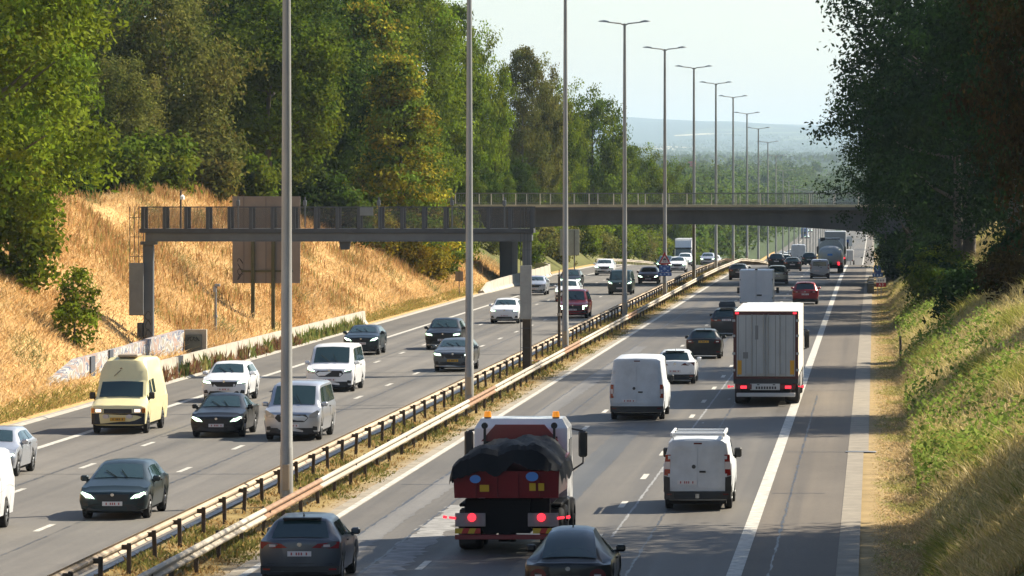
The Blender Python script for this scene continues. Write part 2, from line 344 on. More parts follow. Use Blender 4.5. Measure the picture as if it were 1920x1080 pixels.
# ---------------------------------------------------------------- guard rails
rust = mat('rusty_steel', (.26, .15, .085), .75, .2, var=.35, scale=1.6)
zinc = mat('weathered_zinc', (.36, .315, .25), .72, .1, var=.22, scale=.35, stretch=(1, .25, 1), col2=(.52, .46, .37))
zincdark = mat('dusty_zinc', (.40, .32, .23), .6, .3, var=.3, scale=.6, stretch=(1, .3, 1))
postm = mat('rail_post_steel', (.075, .055, .038), .7, .3, var=.4, scale=3)
WP = [(.0, .44), (.045, .46), (.075, .50), (.075, .53), (.0, .575), (.0, .62), (.075, .665), (.075, .70), (.045, .74), (.0, .755)]
def guard_rail(name, label, x, side, d0, d1, m, post_x, group, step=4.0, wob=0.0, ztop=0.0, seed=0):
    t = thing(name, label, 'guard rail', (0, 0, 0), 0, group)
    rg = random.Random(seed)
    secs = []; d = d0
    while d < d1: secs.append(d); d += 4.0 if d < 700 else 12.0
    def off(d): return wob * (math.sin(d * .13 + seed) * .5 + math.sin(d * .31 + 1) * .35 + math.sin(d * .071) * .5)
    k = len(WP); i = 0
    def rusty(d): return int(d) % 59 < 12 and side > 0 and d < 330
    while i < len(secs) - 1:      # one mesh for each run of one finish
        j = i; r = rusty(secs[i])
        while j < len(secs) - 1 and rusty(secs[j]) == r: j += 1
        g = MB(); P = []
        for q in range(i, j + 1):
            d = secs[q]; e = .004 if r else 0
            P += [(x + side * (px + e) + off(d), d + (.0 if i < q < j else (-.12 if q == i else .12)), float(road_z(d)) + pz + .5 * off(d)) for px, pz in WP]
        g.add(P, [(k * q + c, k * q + c + 1, k * q + k + c + 1, k * q + k + c) for q in range(j - i) for c in range(k - 1)])
        link('beam', g.mesh('beam', rust if r else m, 25), None, t); i = j
    # posts
    pm = MB().box(-.05, .05, -.03, .03, -.15, .70, .01).mesh('post', postm, 30)
    bm_ = MB().box(-.02 if side * 1 > 0 else -.16, .16 if side > 0 else .02, -.05, .05, .55, .66).mesh('spacer', postm, 0)
    n = 0; rest = MB(); d = d0 + 1.0
    while d < d1 - 1:
        z = float(road_z(d))
        if n < 100:
            p = link('post', pm, None, t); p.location = (post_x + off(d), d, z); p.rotation_euler = (rg.uniform(-.04, .04), rg.uniform(-.05, .05), 0)
            s = link('spacer', bm_, None, p)
        else:
            rest.box(post_x - .05, post_x + .05, d - .05, d + .05, z - .1, z + .7)
        n += 1; d += step
    if rest.v: tag(rest.build('post_row', postm, t, 0), kind='stuff')
    return t
guard_rail('guard_rail', 'pale W-beam guard rail of the median beside the right carriageway', -15.12, 1, 92, 900, zinc, -15.28, 'guard rails of the median', wob=.06, seed=2)
guard_rail('guard_rail', 'brown guard rail with dark posts along the median beside the left carriageway', -16.95, -1, 92, 900, zincdark, -16.8, 'guard rails of the median', wob=.03, seed=5)
guard_rail('guard_rail', 'pale guard rail along the left verge in the distance beyond the bridge', -31.3, 1, 545, 760, zinc, -31.45, None, seed=8)
# drain cover lip across the gutter
# ---------------------------------------------------------------- street lamps
galv = mat('galvanised_steel', (.30, .295, .275), .5, .35, var=.22, scale=1.5, stretch=(1, 1, .25))
lampm = mat('lamp_housing', (.30, .31, .31), .5, .3)
def lamp_proto():
    t = thing('street_lamp', '', 'street lamp', (0, 0, 0))
    h = 19.0
    m = MB(); m.tube([(0, 0, -.4), (0, 0, 1.6), (0, 0, 1.62), (0, 0, 9), (0, 0, h)], [.185, .175, .165, .135, .085], 8)
    link('pole', m.mesh('pole', galv, 50), None, t)
    d = MB().box(-.09, .09, -.19, -.13, .45, 1.15, .01); link('service_door', d.mesh('service_door', zincdark, 30), None, t)
    for s in (-1, 1):
        a = MB().tube([(0, 0, h - .12), (s * .25, 0, h + .0), (s * .9, 0, h + .07), (s * 1.15, 0, h + .1)], [.05, .045, .04, .035], 6)
        link('arm', a.mesh('arm', galv, 50), None, t)
        b = MB().hull([(s * x, y, h + z) for x, y, z in ((1.0, -.06, .08), (1.0, .06, .08), (1.0, -.05, .15), (1.0, .05, .15), (1.3, -.15, .09), (1.3, .15, .09), (1.3, -.1, .22), (1.3, .1, .22), (1.62, -.13, .12), (1.62, .13, .12), (1.72, 0, .14), (1.6, -.08, .18), (1.6, .08, .18))])
        link('lamp_head', b.mesh('lamp_head', lampm, 35), None, t)
    return t
LP = lamp_proto(); ORD = ['nearest', 'second', 'third', 'fourth', 'fifth', 'sixth', 'seventh', 'eighth', 'ninth', 'tenth', 'eleventh', 'twelfth']
for n in range(32):
    D = 131.8 + 59.4 * n
    o = LP if n == 0 else copy_tree(LP)
    o.location = (-16.0, D, float(road_z(D)))
    o['group'] = 'street lamps along the median'
    if n < 3: o['label'] = ['thick grey street lamp pole nearest to the camera, rusty at its foot', 'grey street lamp pole second nearest to the camera, its top beyond the frame', 'grey street lamp pole in front of the red pickup, its top beyond the frame'][n]
    elif n == 4: o['label'] = 'double-armed street lamp that carries the red triangle and blue signs'
    elif n < 12: o['label'] = 'double-armed street lamp, ' + ORD[n] + ' from the camera along the median'
    else: o['label'] = 'small distant street lamp of the far end of the row beyond the bridge'

# ---------------------------------------------------------------- bridge
def bridge():
    t = thing('road_bridge', 'concrete road bridge with haunched girder and metal railings crossing the motorway', 'bridge', (0, 0, 0))
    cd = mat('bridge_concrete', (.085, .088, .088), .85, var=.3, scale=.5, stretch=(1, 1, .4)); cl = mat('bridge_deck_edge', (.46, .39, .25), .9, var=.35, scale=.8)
    y0, y1 = 415.5, 429.0
    x0, x1, cx = -46.0, 18.0, -18.0
    def soff(x): return 5.25 - .78 * min(1.1, abs((x - cx) / 18.5)) ** 2.2
    N = 48; xs = [x0 + (x1 - x0) * i / N for i in range(N + 1)]
    m = MB(); vs = []
    for x in xs: vs += [(x, y0 + .5, 6.45), (x, y0 + .5, soff(x)), (x, y1 - .5, soff(x)), (x, y1 - .5, 6.45)]
    m.add(vs, [(4 * i + k, 4 * i + (k + 1) % 4, 4 * i + 4 + (k + 1) % 4, 4 * i + 4 + k) for i in range(N) for k in range(4)] + [(0, 1, 2, 3), (4 * N, 4 * N + 3, 4 * N + 2, 4 * N + 1)])
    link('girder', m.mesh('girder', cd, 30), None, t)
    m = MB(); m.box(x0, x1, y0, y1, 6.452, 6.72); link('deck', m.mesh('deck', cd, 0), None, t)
    for ya, yb in ((y0 - .02, y0 + .6), (y1 - .6, y1 + .02)):
        k = MB(); k.box(x0, x1, ya, yb, 6.722, 6.9); link('parapet_kerb', k.mesh('parapet_kerb', cl, 0), None, t)
    rm = mat('railing_steel', (.16, .16, .14), .6, .3, var=.2); rl = mat('railing_post', (.66, .60, .48), .6, .2)
    for yy in (y0 + .2, y1 - .2):
        rail = MB(); rail.box(x0, x1, yy - .035, yy + .035, 7.86, 7.93); rail.box(x0, x1, yy - .02, yy + .02, 7.02, 7.06)
        x = x0 + .15
        while x < x1: rail.box(x - .008, x + .008, yy - .008, yy + .008, 7.06, 7.86); x += .16
        r = link('railing', rail.mesh('railing', rm, 0), None, t)
        x = x0 + .5; pm = MB().box(-.04, .04, -.04, .04, 6.9, 7.88, .01).mesh('railing_post', rl, 0)
        while x < x1:
            p = link('railing_post', pm, None, r); p.location = (x, yy - .04, 0); x += 2.1
    for px in (-31.9, 1.45):
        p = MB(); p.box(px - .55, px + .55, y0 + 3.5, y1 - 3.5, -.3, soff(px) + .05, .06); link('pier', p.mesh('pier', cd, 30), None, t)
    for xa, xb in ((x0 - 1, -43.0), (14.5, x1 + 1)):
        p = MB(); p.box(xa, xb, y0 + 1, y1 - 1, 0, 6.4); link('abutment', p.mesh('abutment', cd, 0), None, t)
bridge()

# ---------------------------------------------------------------- gantry over the left carriageway
def gantry():
    t = thing('sign_gantry', 'dark grey steel maintenance gantry with mesh walkway spanning the left carriageway', 'gantry', (0, 223.6, 0))
    gs = mat('gantry_steel', (.07, .074, .08), .55, .3, var=.18, scale=1.2); gl = mat('gantry_steel_pale', (.12, .13, .14), .5, .3, var=.15, scale=1); gb = mat('rusty_column', (.07, .052, .035), .8, .1, var=.35, scale=2)
    pn = mat('gantry_panel', (.20, .21, .21), .55, .2, var=.12, scale=2); pl = mat('gantry_panel_pale', (.36, .35, .32), .6, .1, var=.15, scale=2)
    ms = bpy.data.materials.new('wire_mesh'); ms.use_nodes = True; q = ms.node_tree; b = q.nodes['Principled BSDF']; b.inputs['Base Color'].default_value = (.13, .12, .11, 1); b.inputs['Roughness'].default_value = .6; b.inputs['Metallic'].default_value = .3
    tr = q.nodes.new('ShaderNodeBsdfTransparent'); mx = q.nodes.new('ShaderNodeMixShader'); mx.inputs[0].default_value = .18
    q.links.new(tr.outputs[0], mx.inputs[1]); q.links.new(b.outputs[0], mx.inputs[2]); q.links.new(mx.outputs[0], q.nodes['Material Output'].inputs[0])
    x0, x1 = -33.6, -15.8
    m = MB(); m.box(x0, x1, -.45, .45, 6.12, 6.5, .02); m.box(x0, x1, -.47, -.4, 6.1, 6.13); link('beam', m.mesh('beam', gl, 0), None, t)
    m = MB(); m.box(x0 - .25, x1 + .1, -.6, .6, 6.502, 6.7); link('walkway', m.mesh('walkway', gs, 0), None, t)
    for yy in (-.55, .55):
        r = MB(); r.box(x0 - .25, x1 + .1, yy - .025, yy + .025, 7.66, 7.71); fr = link('handrail', r.mesh('handrail', gs, 0), None, t)
        pm = MB().box(-.075, .075, -.035, .035, 6.7, 7.66).mesh('rail_post', gs, 0)
        n = 18
        for i in range(n + 1):
            p = link('rail_post', pm, None, fr); p.location = (x0 - .1 + (x1 - x0 + .1) * i / n, yy, 0)
        k = MB(); k.box(x0 - .2, x1, yy - .006, yy + .006, 6.72, 7.64); link('mesh_infill', k.mesh('mesh_infill', ms, 0), None, t)
    # left column and its cover
    c = MB(); c.box(-33.72, -33.28, -.22, .22, -.3, 5.95, .02); c.box(-33.85, -33.15, -.35, .35, 5.95, 6.1); col = link('column', c.mesh('column', gl, 0), None, t)
    gr = MB()
    rg = random.Random(3); z = .75   # sprayed loops on the column face
    for k in range(5):
        pts = [(-33.5 + .13 * math.cos(a) * (1 + .25 * math.sin(3 * a + k)), -.232, z + .2 + .2 * math.sin(a)) for a in np.linspace(0, 5.2, 14)]
        gr.tube(pts, .014, 4); z += .43
    link('graffiti', gr.mesh('graffiti', mat('black_spray', (.01, .01, .012), .6), 0), None, col)
    c = MB(); c.box(-34.0, -33.75, -.3, .3, -.3, 2.35); link('cable_duct', c.mesh('cable_duct', gs, 0), None, t)
    def ladder(cx, z0, z1, zp0, zp1, pmat, w=.62):
        l = MB()
        for dx in (-w / 2, -w / 6, w / 6, w / 2): l.box(cx + dx - .015, cx + dx + .015, -.62, -.59, zp1 if dx in (-w / 6, w / 6) else z0, z1)
        z = z0
        while z < z1: l.box(cx - w / 2, cx + w / 2, -.6, -.575, z, z + .025); z += .9
        la = link('ladder_cage', l.mesh('ladder_cage', gs, 0), None, t)
        p = MB(); p.box(cx - w / 2 - .02, cx + w / 2 + .02, -.72, -.63, zp0, zp1, .015); link('anti_climb_panel', p.mesh('anti_climb_panel', pmat, 0), None, t)
    ladder(-33.98, 2.7, 7.72, 2.72, 5.12, pn)
    # right column in the median
    c = MB(); c.box(-16.25, -15.85, -.2, .2, 2.5, 6.12, .02); link('column', c.mesh('column', gl, 0), None, t); c = MB(); c.box(-16.24, -15.86, -.19, .19, -.3, 2.5); link('column_foot', c.mesh('column_foot', gb, 0), None, t)
    ladder(-16.05, .3, 7.72, 2.52, 5.0, pl, .5)
    # short masts with fittings standing on the walkway rail
    for px in (450, 575, 713, 850, 948):
        x = (px - 1640) * 223.6 / F
        m = MB(); m.box(x - .03, x + .03, -.66, -.61, 6.75, 8.15); m.box(x - .09, x + .07, -.7, -.56, 7.75, 8.0, .02); link('fixture_mast', m.mesh('fixture_mast', gl, 0), None, t)
    x = (690 - 1640) * 223.6 / F
    m = MB(); m.box(x - .3, x + .3, -.72, -.6, 7.3, 7.68); link('equipment_box', m.mesh('equipment_box', pn, 0), None, t)
    x = (647 - 1640) * 223.6 / F
    m = MB(); m.hull([(x - .26, -.2, 6.1), (x + .26, -.2, 6.1), (x - .26, .2, 6.1), (x + .26, .2, 6.1), (x - .18, -.2, 5.72), (x + .18, -.2, 5.72), (x - .18, .2, 5.72), (x + .18, .2, 5.72)]); link('sensor', m.mesh('sensor', gs, 0), None, t)
    return t
gantry()
x = (340 - 1640) * 223.0 / F
t = thing('security_camera', 'white surveillance camera on a thin mast on top of the gantry', 'camera', (x, 222.8, 6.72))
MB().box(-.035, .035, -.035, .035, 0, 1.75).build('mast', MATS['gantry_steel'], t, 0)
MB().hull([(.03 + a, -.3 + b, 1.32 + c) for a in (0, .14) for b in (0, .36) for c in (0, .14)] + [(.1, -.1, 1.56)]).build('camera_housing', mat('white_plastic', (.8, .8, .78), .4), t)
# ---------------------------------------------------------------- barriers, walls, signs
bconc = mat('barrier_concrete', (.42, .375, .30), .85, var=.2, scale=1.4, stretch=(1, .5, 1), bump=.1)
def barrier(name, label, path, hs, group=None):
    """new-jersey profile swept along a ground path; hs = height at each point"""
    t = thing(name, label, 'barrier', (0, 0, 0), 0, group)
    pr = [(-.3, -.1), (-.3, .08), (-.14, .3), (-.09, 1), (.09, 1), (.14, .3), (.3, .08), (.3, -.1)]
    m = MB(); n = len(path); k = len(pr); vs = []
    for i, (x, d) in enumerate(path):
        a = Vector(path[max(0, i - 1)]); b = Vector(path[min(n - 1, i + 1)]); e = (b - a).normalized(); nx, nd = e.y, -e.x
        z0 = float(road_z(d))
        for u, w in pr:
            z = w * hs[i] if w > .35 else w
            vs.append((x + nx * u, d + nd * u, z0 + z))
    m.add(vs, [(k * i + j, k * i + (j + 1) % k, k * i + k + (j + 1) % k, k * i + k + j) for i in range(n - 1) for j in range(k)] + [tuple(range(k)), tuple(range(k * (n - 1), k * n))[::-1]])
    link('barrier_body', m.mesh('barrier_body', bconc, 30), None, t)
    s = MB(); d = path[0][1] + 6
    while d < path[-1][1] - 1:
        x = np.interp(d, [p[1] for p in path], [p[0] for p in path]); h = float(np.interp(d, [p[1] for p in path], hs))
        s.prism([(x + (u + .004 if u > 0 else u - .004), (w * h if w > .35 else w) + (.004 if w > .9 else 0)) for u, w in pr], 'y', d - .018, d + .018); d += 6
    link('joint', s.mesh('joint', mat('joint_dark', (.22, .195, .15), .9), 0), None, t)
    return t
pth = [(-31.55, 205), (-31.55, 230), (-31.55, 260), (-31.6, 285), (-31.7, 300.5)]
barrier('concrete_barrier', 'long pale concrete barrier with weeds at its foot along the left verge', pth, [.95, .95, .95, .9, .86])
barrier('concrete_barrier', 'pale concrete barrier in front of the bridge pier, curving away at its far end', [(-31.2, 384), (-31.0, 388), (-30.9, 400), (-30.8, 420), (-30.75, 445), (-30.8, 456), (-31.1, 463), (-31.9, 468), (-33.0, 472)], [.25, .85, .95, 1.0, 1.05, 1.1, 1.15, 1.15, 1.1])

wallm = bpy.data.materials.new('graffiti_wall'); wallm.use_nodes = True
def graff_mat(m, base):
    t = m.node_tree; b = t.nodes['Principled BSDF']; b.inputs['Roughness'].default_value = .85
    tc = t.nodes.new('ShaderNodeTexCoord'); mp = t.nodes.new('ShaderNodeMapping'); mp.inputs['Scale'].default_value = (1, .55, 1.1); t.links.new(tc.outputs['Object'], mp.inputs[0])
    n = t.nodes.new('ShaderNodeTexNoise'); n.inputs['Scale'].default_value = 1.1; n.inputs['Detail'].default_value = 3; n.inputs['Distortion'].default_value = 1.6; t.links.new(mp.outputs[0], n.inputs['Vector'])
    r = t.nodes.new('ShaderNodeValToRGB'); e = r.color_ramp.elements; e[0].position = .0; e[0].color = tuple(base) + (1,); e[1].position = .40; e[1].color = tuple(base) + (1,)
    for p, c in ((.42, (.46, .45, .42)), (.475, (.48, .47, .44)), (.49, (.10, .12, .19)), (.53, (.14, .155, .21)), (.545, (.44, .43, .40)), (.57, (.36, .26, .22)), (.63, (.33, .22, .18)), (.69, tuple(base))):
        x = e.new(p); x.color = tuple(c) + (1,)
    t.links.new(n.outputs['Fac'], r.inputs[0]); t.links.new(r.outputs[0], b.inputs['Base Color'])
graff_mat(wallm, (.30, .265, .215))
def retaining_wall():
    t = thing('retaining_wall', 'low concrete retaining wall covered in white, blue and pink graffiti', 'wall', (0, 0, 0))
    m = MB(); pts = [(190, .35), (195, .9), (201, 1.5), (214, 1.58), (222, 1.7), (231.5, 1.78)]
    n = len(pts); vs = []
    for d, h in pts: vs += [(-33.0, d, -.2), (-33.0, d, h), (-33.3, d, h), (-33.3, d, -.2)]
    m.add(vs, [(4 * i + k, 4 * i + 4 + k, 4 * i + 4 + (k + 1) % 4, 4 * i + (k + 1) % 4) for i in range(n - 1) for k in range(4)] + [(0, 1, 2, 3), (4 * n - 4, 4 * n - 1, 4 * n - 2, 4 * n - 3)])
    link('wall_body', m.mesh('wall_body', wallm, 20), None, t)
    m = MB(); m.box(-32.998, -32.93, 203.6, 204.7, .05, 1.5); m.box(-32.998, -32.93, 208.6, 209.6, .05, 1.6)
    link('dark_strip', m.mesh('dark_strip', mat('dark_slate_paint', (.06, .07, .09), .8), 0), None, t)
    # end return facing the camera with a door panel
    m = MB(); m.box(-33.0, -31.95, 231.6, 231.9, -.1, 1.8); link('end_wall', m.mesh('end_wall', bconc, 0), None, t)
    m = MB(); m.box(-32.95, -32.18, 231.5, 231.598, .1, 1.55); p = link('door_panel', m.mesh('door_panel', mat('greygreen_panel', (.13, .14, .12), .8, var=.2), 0), None, t)
    g = MB()
    for k in range(5): g.tube([(-32.9 + .14 * k + .09 * math.cos(a), 231.49, 1.35 + .1 * math.sin(a * 1.3 + k)) for a in np.linspace(0, 5, 10)], .012, 4)
    link('graffiti', g.mesh('graffiti', mat('black_spray', (.01, .01, .012), .6), 0), None, p)
retaining_wall()

def big_sign():
    D = 267.0; s = F / D
    xa, xb = (436 - 1640) / s, (563 - 1640) / s; zt, zb = 8.8 - (368 - 343) / s, 8.8 - (531 - 343) / s
    t = thing('traffic_sign', 'back of a tall brown motorway sign on two posts behind the gantry', 'sign', ((xa + xb) / 2, D, 0))
    w = (xb - xa) / 2
    bm_ = mat('sign_back', (.215, .185, .155), .65, .15, var=.12, scale=.8); gm = mat('mossy_steel', (.075, .075, .03), .75, var=.3, scale=2)
    m = MB(); z = zb
    while z < zt - .01:   # horizontal planks with real grooves
        h = min(.195, zt - z); m.box(-w, w, -.05, .03, z, z + h - .02); m.box(-w + .01, w - .01, -.03, .028, z + h - .02, z + h); z += .195
    link('sign_panel', m.mesh('sign_panel', bm_, 0), None, t)
    m = MB(); m.box(-w + .5, w - .4, -.12, -.053, zb + .62, zb + .72); link('cross_rail', m.mesh('cross_rail', gm, 0), None, t)
    for dx in (-w + .62, -.02, w - .75): 
        k = MB(); k.box(dx - .04, dx + .04, -.075, -.052, zb + .02, zt - .05); link('stiffener', k.mesh('stiffener', mat('sign_steel', (.16, .14, .12), .6, .3), 0), None, t)
    for px in (475, 513):
        x = (px - 1640) / s - (xa + xb) / 2; g = gzs(x + (xa + xb) / 2, D)
        p = MB(); p.box(x - .1, x + .1, -.28, -.125, g - .3, zt - .6, .01); link('post', p.mesh('post', gm, 0), None, t)
    g = MB()
    for k in range(4): g.tube([(-w + .45 + .16 * math.cos(a + k), -.06, zb + .35 + .28 * k + .17 * math.sin(a * 1.4)) for a in np.linspace(0, 5, 12)], .016, 4)
    link('graffiti', g.mesh('graffiti', mat('black_spray', (.01, .01, .012), .6), 0), None, t)
big_sign()

def text_mesh(body, size, name, m, parent, loc, rot=(R(90), 0, 0), depth=.004):
    c = bpy.data.curves.new(name, 'FONT'); c.body = body; c.size = size; c.align_x = 'CENTER'; c.align_y = 'CENTER'; c.extrude = depth
    o = bpy.data.objects.new(name + '_tmp', c); COL.objects.link(o)
    dg = bpy.context.evaluated_depsgraph_get(); me = bpy.data.meshes.new_from_object(o.evaluated_get(dg)); me.name = name
    bpy.data.objects.remove(o); me.materials.clear(); me.materials.append(m)
    q = link(name, me, m, parent); q.location = loc; q.rotation_euler = rot; return q

blue = mat('sign_blue', (.015, .07, .30), .45); white = mat('sign_white', (.75, .75, .74), .45); red = mat('sign_red', (.36, .015, .02), .45); black = mat('sign_black', (.012, .012, .012), .5)
def star(mb, cx, cz, r, y0, y1, n=3, w=.05):
    for k in range(n):
        a = math.pi * k / n + math.pi / 2; c, s = math.cos(a), math.sin(a)
        mb.prism([(cx + c * r - s * w, cz + s * r + c * w), (cx - c * r - s * w, cz - s * r + c * w), (cx - c * r + s * w, cz - s * r - c * w), (cx + c * r + s * w, cz + s * r - c * w)], 'y', y0 - .001 * k, y1)
def warn_sign():
    D = 131.8 + 59.4 * 4 - .28; s = F / D; X = -16.0
    zz = lambda py: 8.8 - (py - 343) / s
    t = thing('traffic_sign', 'red bordered triangular warning sign over two blue panels, fixed to the fifth lamp pole', 'sign', (X, D, 0))
    zb, zt = zz(496), zz(473); hw = .5
    m = MB().prism([(-hw, zb), (hw, zb), (0, zt + .02)], 'y', -.02, .02); link('warning_triangle', m.mesh('warning_triangle', red, 0), None, t)
    m = MB().prism([(-hw * .66, zb + .11), (hw * .66, zb + .11), (0, zt - .24)], 'y', -.028, -.021); tr = link('triangle_field', m.mesh('triangle_field', mat('sign_white_dusty', (.55, .52, .52), .5), 0), None, t)
    # car with wavy skid tracks
    m = MB(); cz = zb + .40
    m.prism([(-.13, cz - .06), (.13, cz - .06), (.13, cz + .01), (.09, cz + .02), (.06, cz + .08), (-.06, cz + .08), (-.09, cz + .02), (-.13, cz + .01)], 'y', -.034, -.029)
    for q in (-1, 1): m.tube([(q * .08 + .04 * math.sin(k * 1.3), -.031, cz - .08 - k * .026) for k in range(7)], .014, 4)
    link('skid_symbol', m.mesh('skid_symbol', black, 0), None, tr)
    z1, z0 = zz(496.5), zz(510.5)
    m = MB().box(-.43, .43, -.02, .02, z0, z1 - .03, .005); bp = link('blue_panel', m.mesh('blue_panel', blue, 0), None, t)
    m = MB(); star(m, 0, (z0 + z1) / 2, .14, -.026, -.021, 3, .018)
    for qx, qz in ((-.25, .15), (.25, .15), (-.25, -.17), (.25, -.17)): star(m, qx, (z0 + z1) / 2 + qz, .07, -.026, -.021, 3, .012)
    link('snow_symbol', m.mesh('snow_symbol', mat('sign_pale_blue', (.35, .5, .75), .5), 0), None, bp)
    z1, z0 = zz(510.5), zz(517.5)
    m = MB().box(-.53, .53, -.02, .02, z0, z1 - .03, .005); lp = link('lower_panel', m.mesh('lower_panel', blue, 0), None, t)
    m = MB(); zc = (z0 + z1) / 2
    for qx in (-.3, 0, .3): m.box(qx - .08, qx + .08, -.025, -.021, zc - .02, zc + .02); m.box(qx - .02, qx + .02, -.026, -.021, zc - .08, zc + .08)
    link('panel_marks', m.mesh('panel_marks', MATS['sign_pale_blue'], 0), None, lp)
    m = MB().box(-.2, .2, .02, .12, zz(490), zz(488)); m.box(-.2, .2, .02, .12, zz(515), zz(513)); link('bracket', m.mesh('bracket', MATS['galvanised_steel'], 0), None, t)
warn_sign()
def marker_sign():
    D = 366.0; s = F / D; X = (1652 - 1640) / s; z = gzs(X, D); zz = lambda py: 8.8 - (py - 343) / s - z
    t = thing('kilometre_marker', 'white over red kilometre marker reading A3 on a post at the right verge', 'sign', (X, D, z))
    w = .37
    MB().box(-.035, .035, .02, .07, -.3, zz(522)).build('post', MATS['galvanised_steel'], t, 0)
    MB().box(-w, w, -.015, .02, zz(530), zz(520.5), .004).build('white_panel', white, t, 0)
    p = MB().box(-w, w, -.015, .02, zz(538), zz(530), .004).build('red_panel', red, t, 0)
    text_mesh('A 3', .26, 'lettering', white, p, (0, -.02, (zz(538) + zz(530)) / 2))
    m = MB()
    for k, q in enumerate((-.2, -.02, .17)): m.box(q - .07, q + .07, -.02, -.016, zz(527.3), zz(525.6) ); m.box(q - .02, q + .02, -.0205, -.016, zz(528), zz(523.5))
    m.build('digits', mat('faded_digits', (.18, .16, .2), .6), t, 0)
    D = 379.0; s = F / D; X = (1645.5 - 1640) / s; z = gzs(X, D); zz2 = lambda py: 8.8 - (py - 343) / s - z
    t = thing('traffic_sign', 'blue sign of two stacked panels with white snow marks half hidden by the dark trees', 'sign', (X, D, z))
    MB().box(-.035, .035, .02, .07, -.3, zz2(500)).build('post', MATS['galvanised_steel'], t, 0)
    p = MB().box(-.28, .28, -.015, .02, zz2(511.5), zz2(498), .004).build('blue_panel', blue, t, 0)
    m = MB(); star(m, 0, zz2(505), .15, -.022, -.016, 3, .02); m.build('snow_symbol', MATS['sign_pale_blue'], p, 0)
    p = MB().box(-.4, .4, -.015, .02, zz2(519.5), zz2(512), .004).build('lower_panel', blue, t, 0)
    m = MB()
    for q in (-.24, 0, .24): m.box(q - .05, q + .05, -.02, -.016, zz2(517.8), zz2(513.8))
    m.build('panel_marks', MATS['sign_pale_blue'], p, 0)
marker_sign()
# back of a tall pale sign beyond the bridge
D = 500.0; s = F / D; t = thing('traffic_sign', 'tall pale sign seen from behind on the left verge beyond the bridge', 'sign', ((1068 - 1640) / s, D, 0))
zz = lambda py: 8.8 - (py - 343) / s
MB().box(-1.0, 1.0, -.04, .04, zz(479), zz(430), .01).build('sign_panel', mat('sign_back_pale', (.36, .35, .30), .6, .2, var=.12), t, 0)
for q in (-.55, .5): MB().box(q - .06, q + .06, -.16, -.045, -.2, zz(432)).build('post', MATS['sign_steel'], t, 0)
# little wooden-backed board on the left verge
D = 371.0; s = F / D; X = (861 - 1640) / s; z = gzs(X, D); t = thing('small_sign', 'small brown sign on a thin post in the left verge before the bridge', 'sign', (X, D, z))
MB().box(-.3, .3, -.015, .015, 1.15, 1.9, .004).build('board', MATS['sign_back'], t, 0)
MB().box(-.035, .035, -.06, -.016, -.2, 1.85).build('post', MATS['sign_steel'], t, 0)
# camera post on the bank
D = 247.0; s = F / D; X = (404 - 1640) / s; z = gzs(X, D); t = thing('camera_post', 'thin grey camera post with small fittings on the dry bank right of the gantry column', 'camera post', (X, D, z))
h = 8.8 - (530 - 343) / s - z
MB().cyl((0, 0, h / 2 - .2), 'z', .075, h, 10, .06).build('post', MATS['galvanised_steel'], t)
MB().cyl((0, 0, h * .36), 'z', .11, .12, 10).build('collar', MATS['lamp_housing'], t)
MB().box(-.12, .05, -.14, .1, h - .5, h - .2, .02).box(-.04, .24, -.09, .05, h - .2, h - .06, .02).build('camera_head', MATS['lamp_housing'], t, 0)
# slim brown post in the median beside the third lamp pole
D = 256.0; s = F / D; X = (1048.5 - 1640) / s; t = thing('sensor_post', 'slim brown rusty post in the median left of the third lamp pole', 'post', (X, D, 0))
h = 8.8 - (516 - 343) / s
MB().cyl((0, 0, h / 2 - .1), 'z', .085, h, 10, .07).build('post', mat('rusty_column', (.07, .052, .035), .8), t)
MB().cyl((0, 0, 1.85), 'z', .12, .14, 10).build('collar', MATS['weathered_zinc'], t)
MB().cyl((0, 0, h + .05), 'z', .05, .5, 8, .02).build('cap', MATS['gantry_steel'], t)
# barred board lying in the median
t = thing('road_sign_board', 'red and white striped board lying in the median grass by the gantry foot', 'sign', (-16.2, 236.0, .12), R(8))
for k in range(5): MB().box(-.7 + k * .28, -.42 + k * .28, -.1, .1, 0, .03).build('stripe', white if k % 2 == 0 else mat('faded_red', (.45, .12, .10), .6), t, 0)
# low stone block wall on the right verge under the trees
t = thing('stone_kerb_wall', 'low dark wall of rough blocks beside the shoulder under the right trees', 'wall', (0, 0, 0))
rg = random.Random(12); m = MB(); d = 384
while d < 412: 
    l = rg.uniform(2.4, 3.6); m.box(-.55 + rg.uniform(-.06, .06), -.05, d, d + l - .15, -.05, .75 + rg.uniform(-.12, .16), .05); d += l
m.build('blocks', mat('mossy_stone', (.12, .105, .075), .9, var=.35, scale=2), t, 0)
# post-and-wire stakes on the right verge
for k, d in enumerate((232, 238)):
    t = tag(MB().cyl((0, 0, .55), 'z', .05, 1.2, 6, .045).build('fence_stake', mat('old_wood', (.09, .075, .055), .9, var=.3), None), 'short dark wooden stake at the foot of the right bank', 'stake', 'stakes at the foot of the right bank'); t.location = (1.25, d, gzs(1.25, d))
# drain cover edge across the gutter
t = tag(MB().box(-.95, .05, 157.7, 158.15, .02, .05, .008).build('drain_cover', mat('drain_iron', (.22, .23, .24), .5, .5, var=.3), None), 'grey metal drain strip crossing the gutter beside the right shoulder', 'drain')
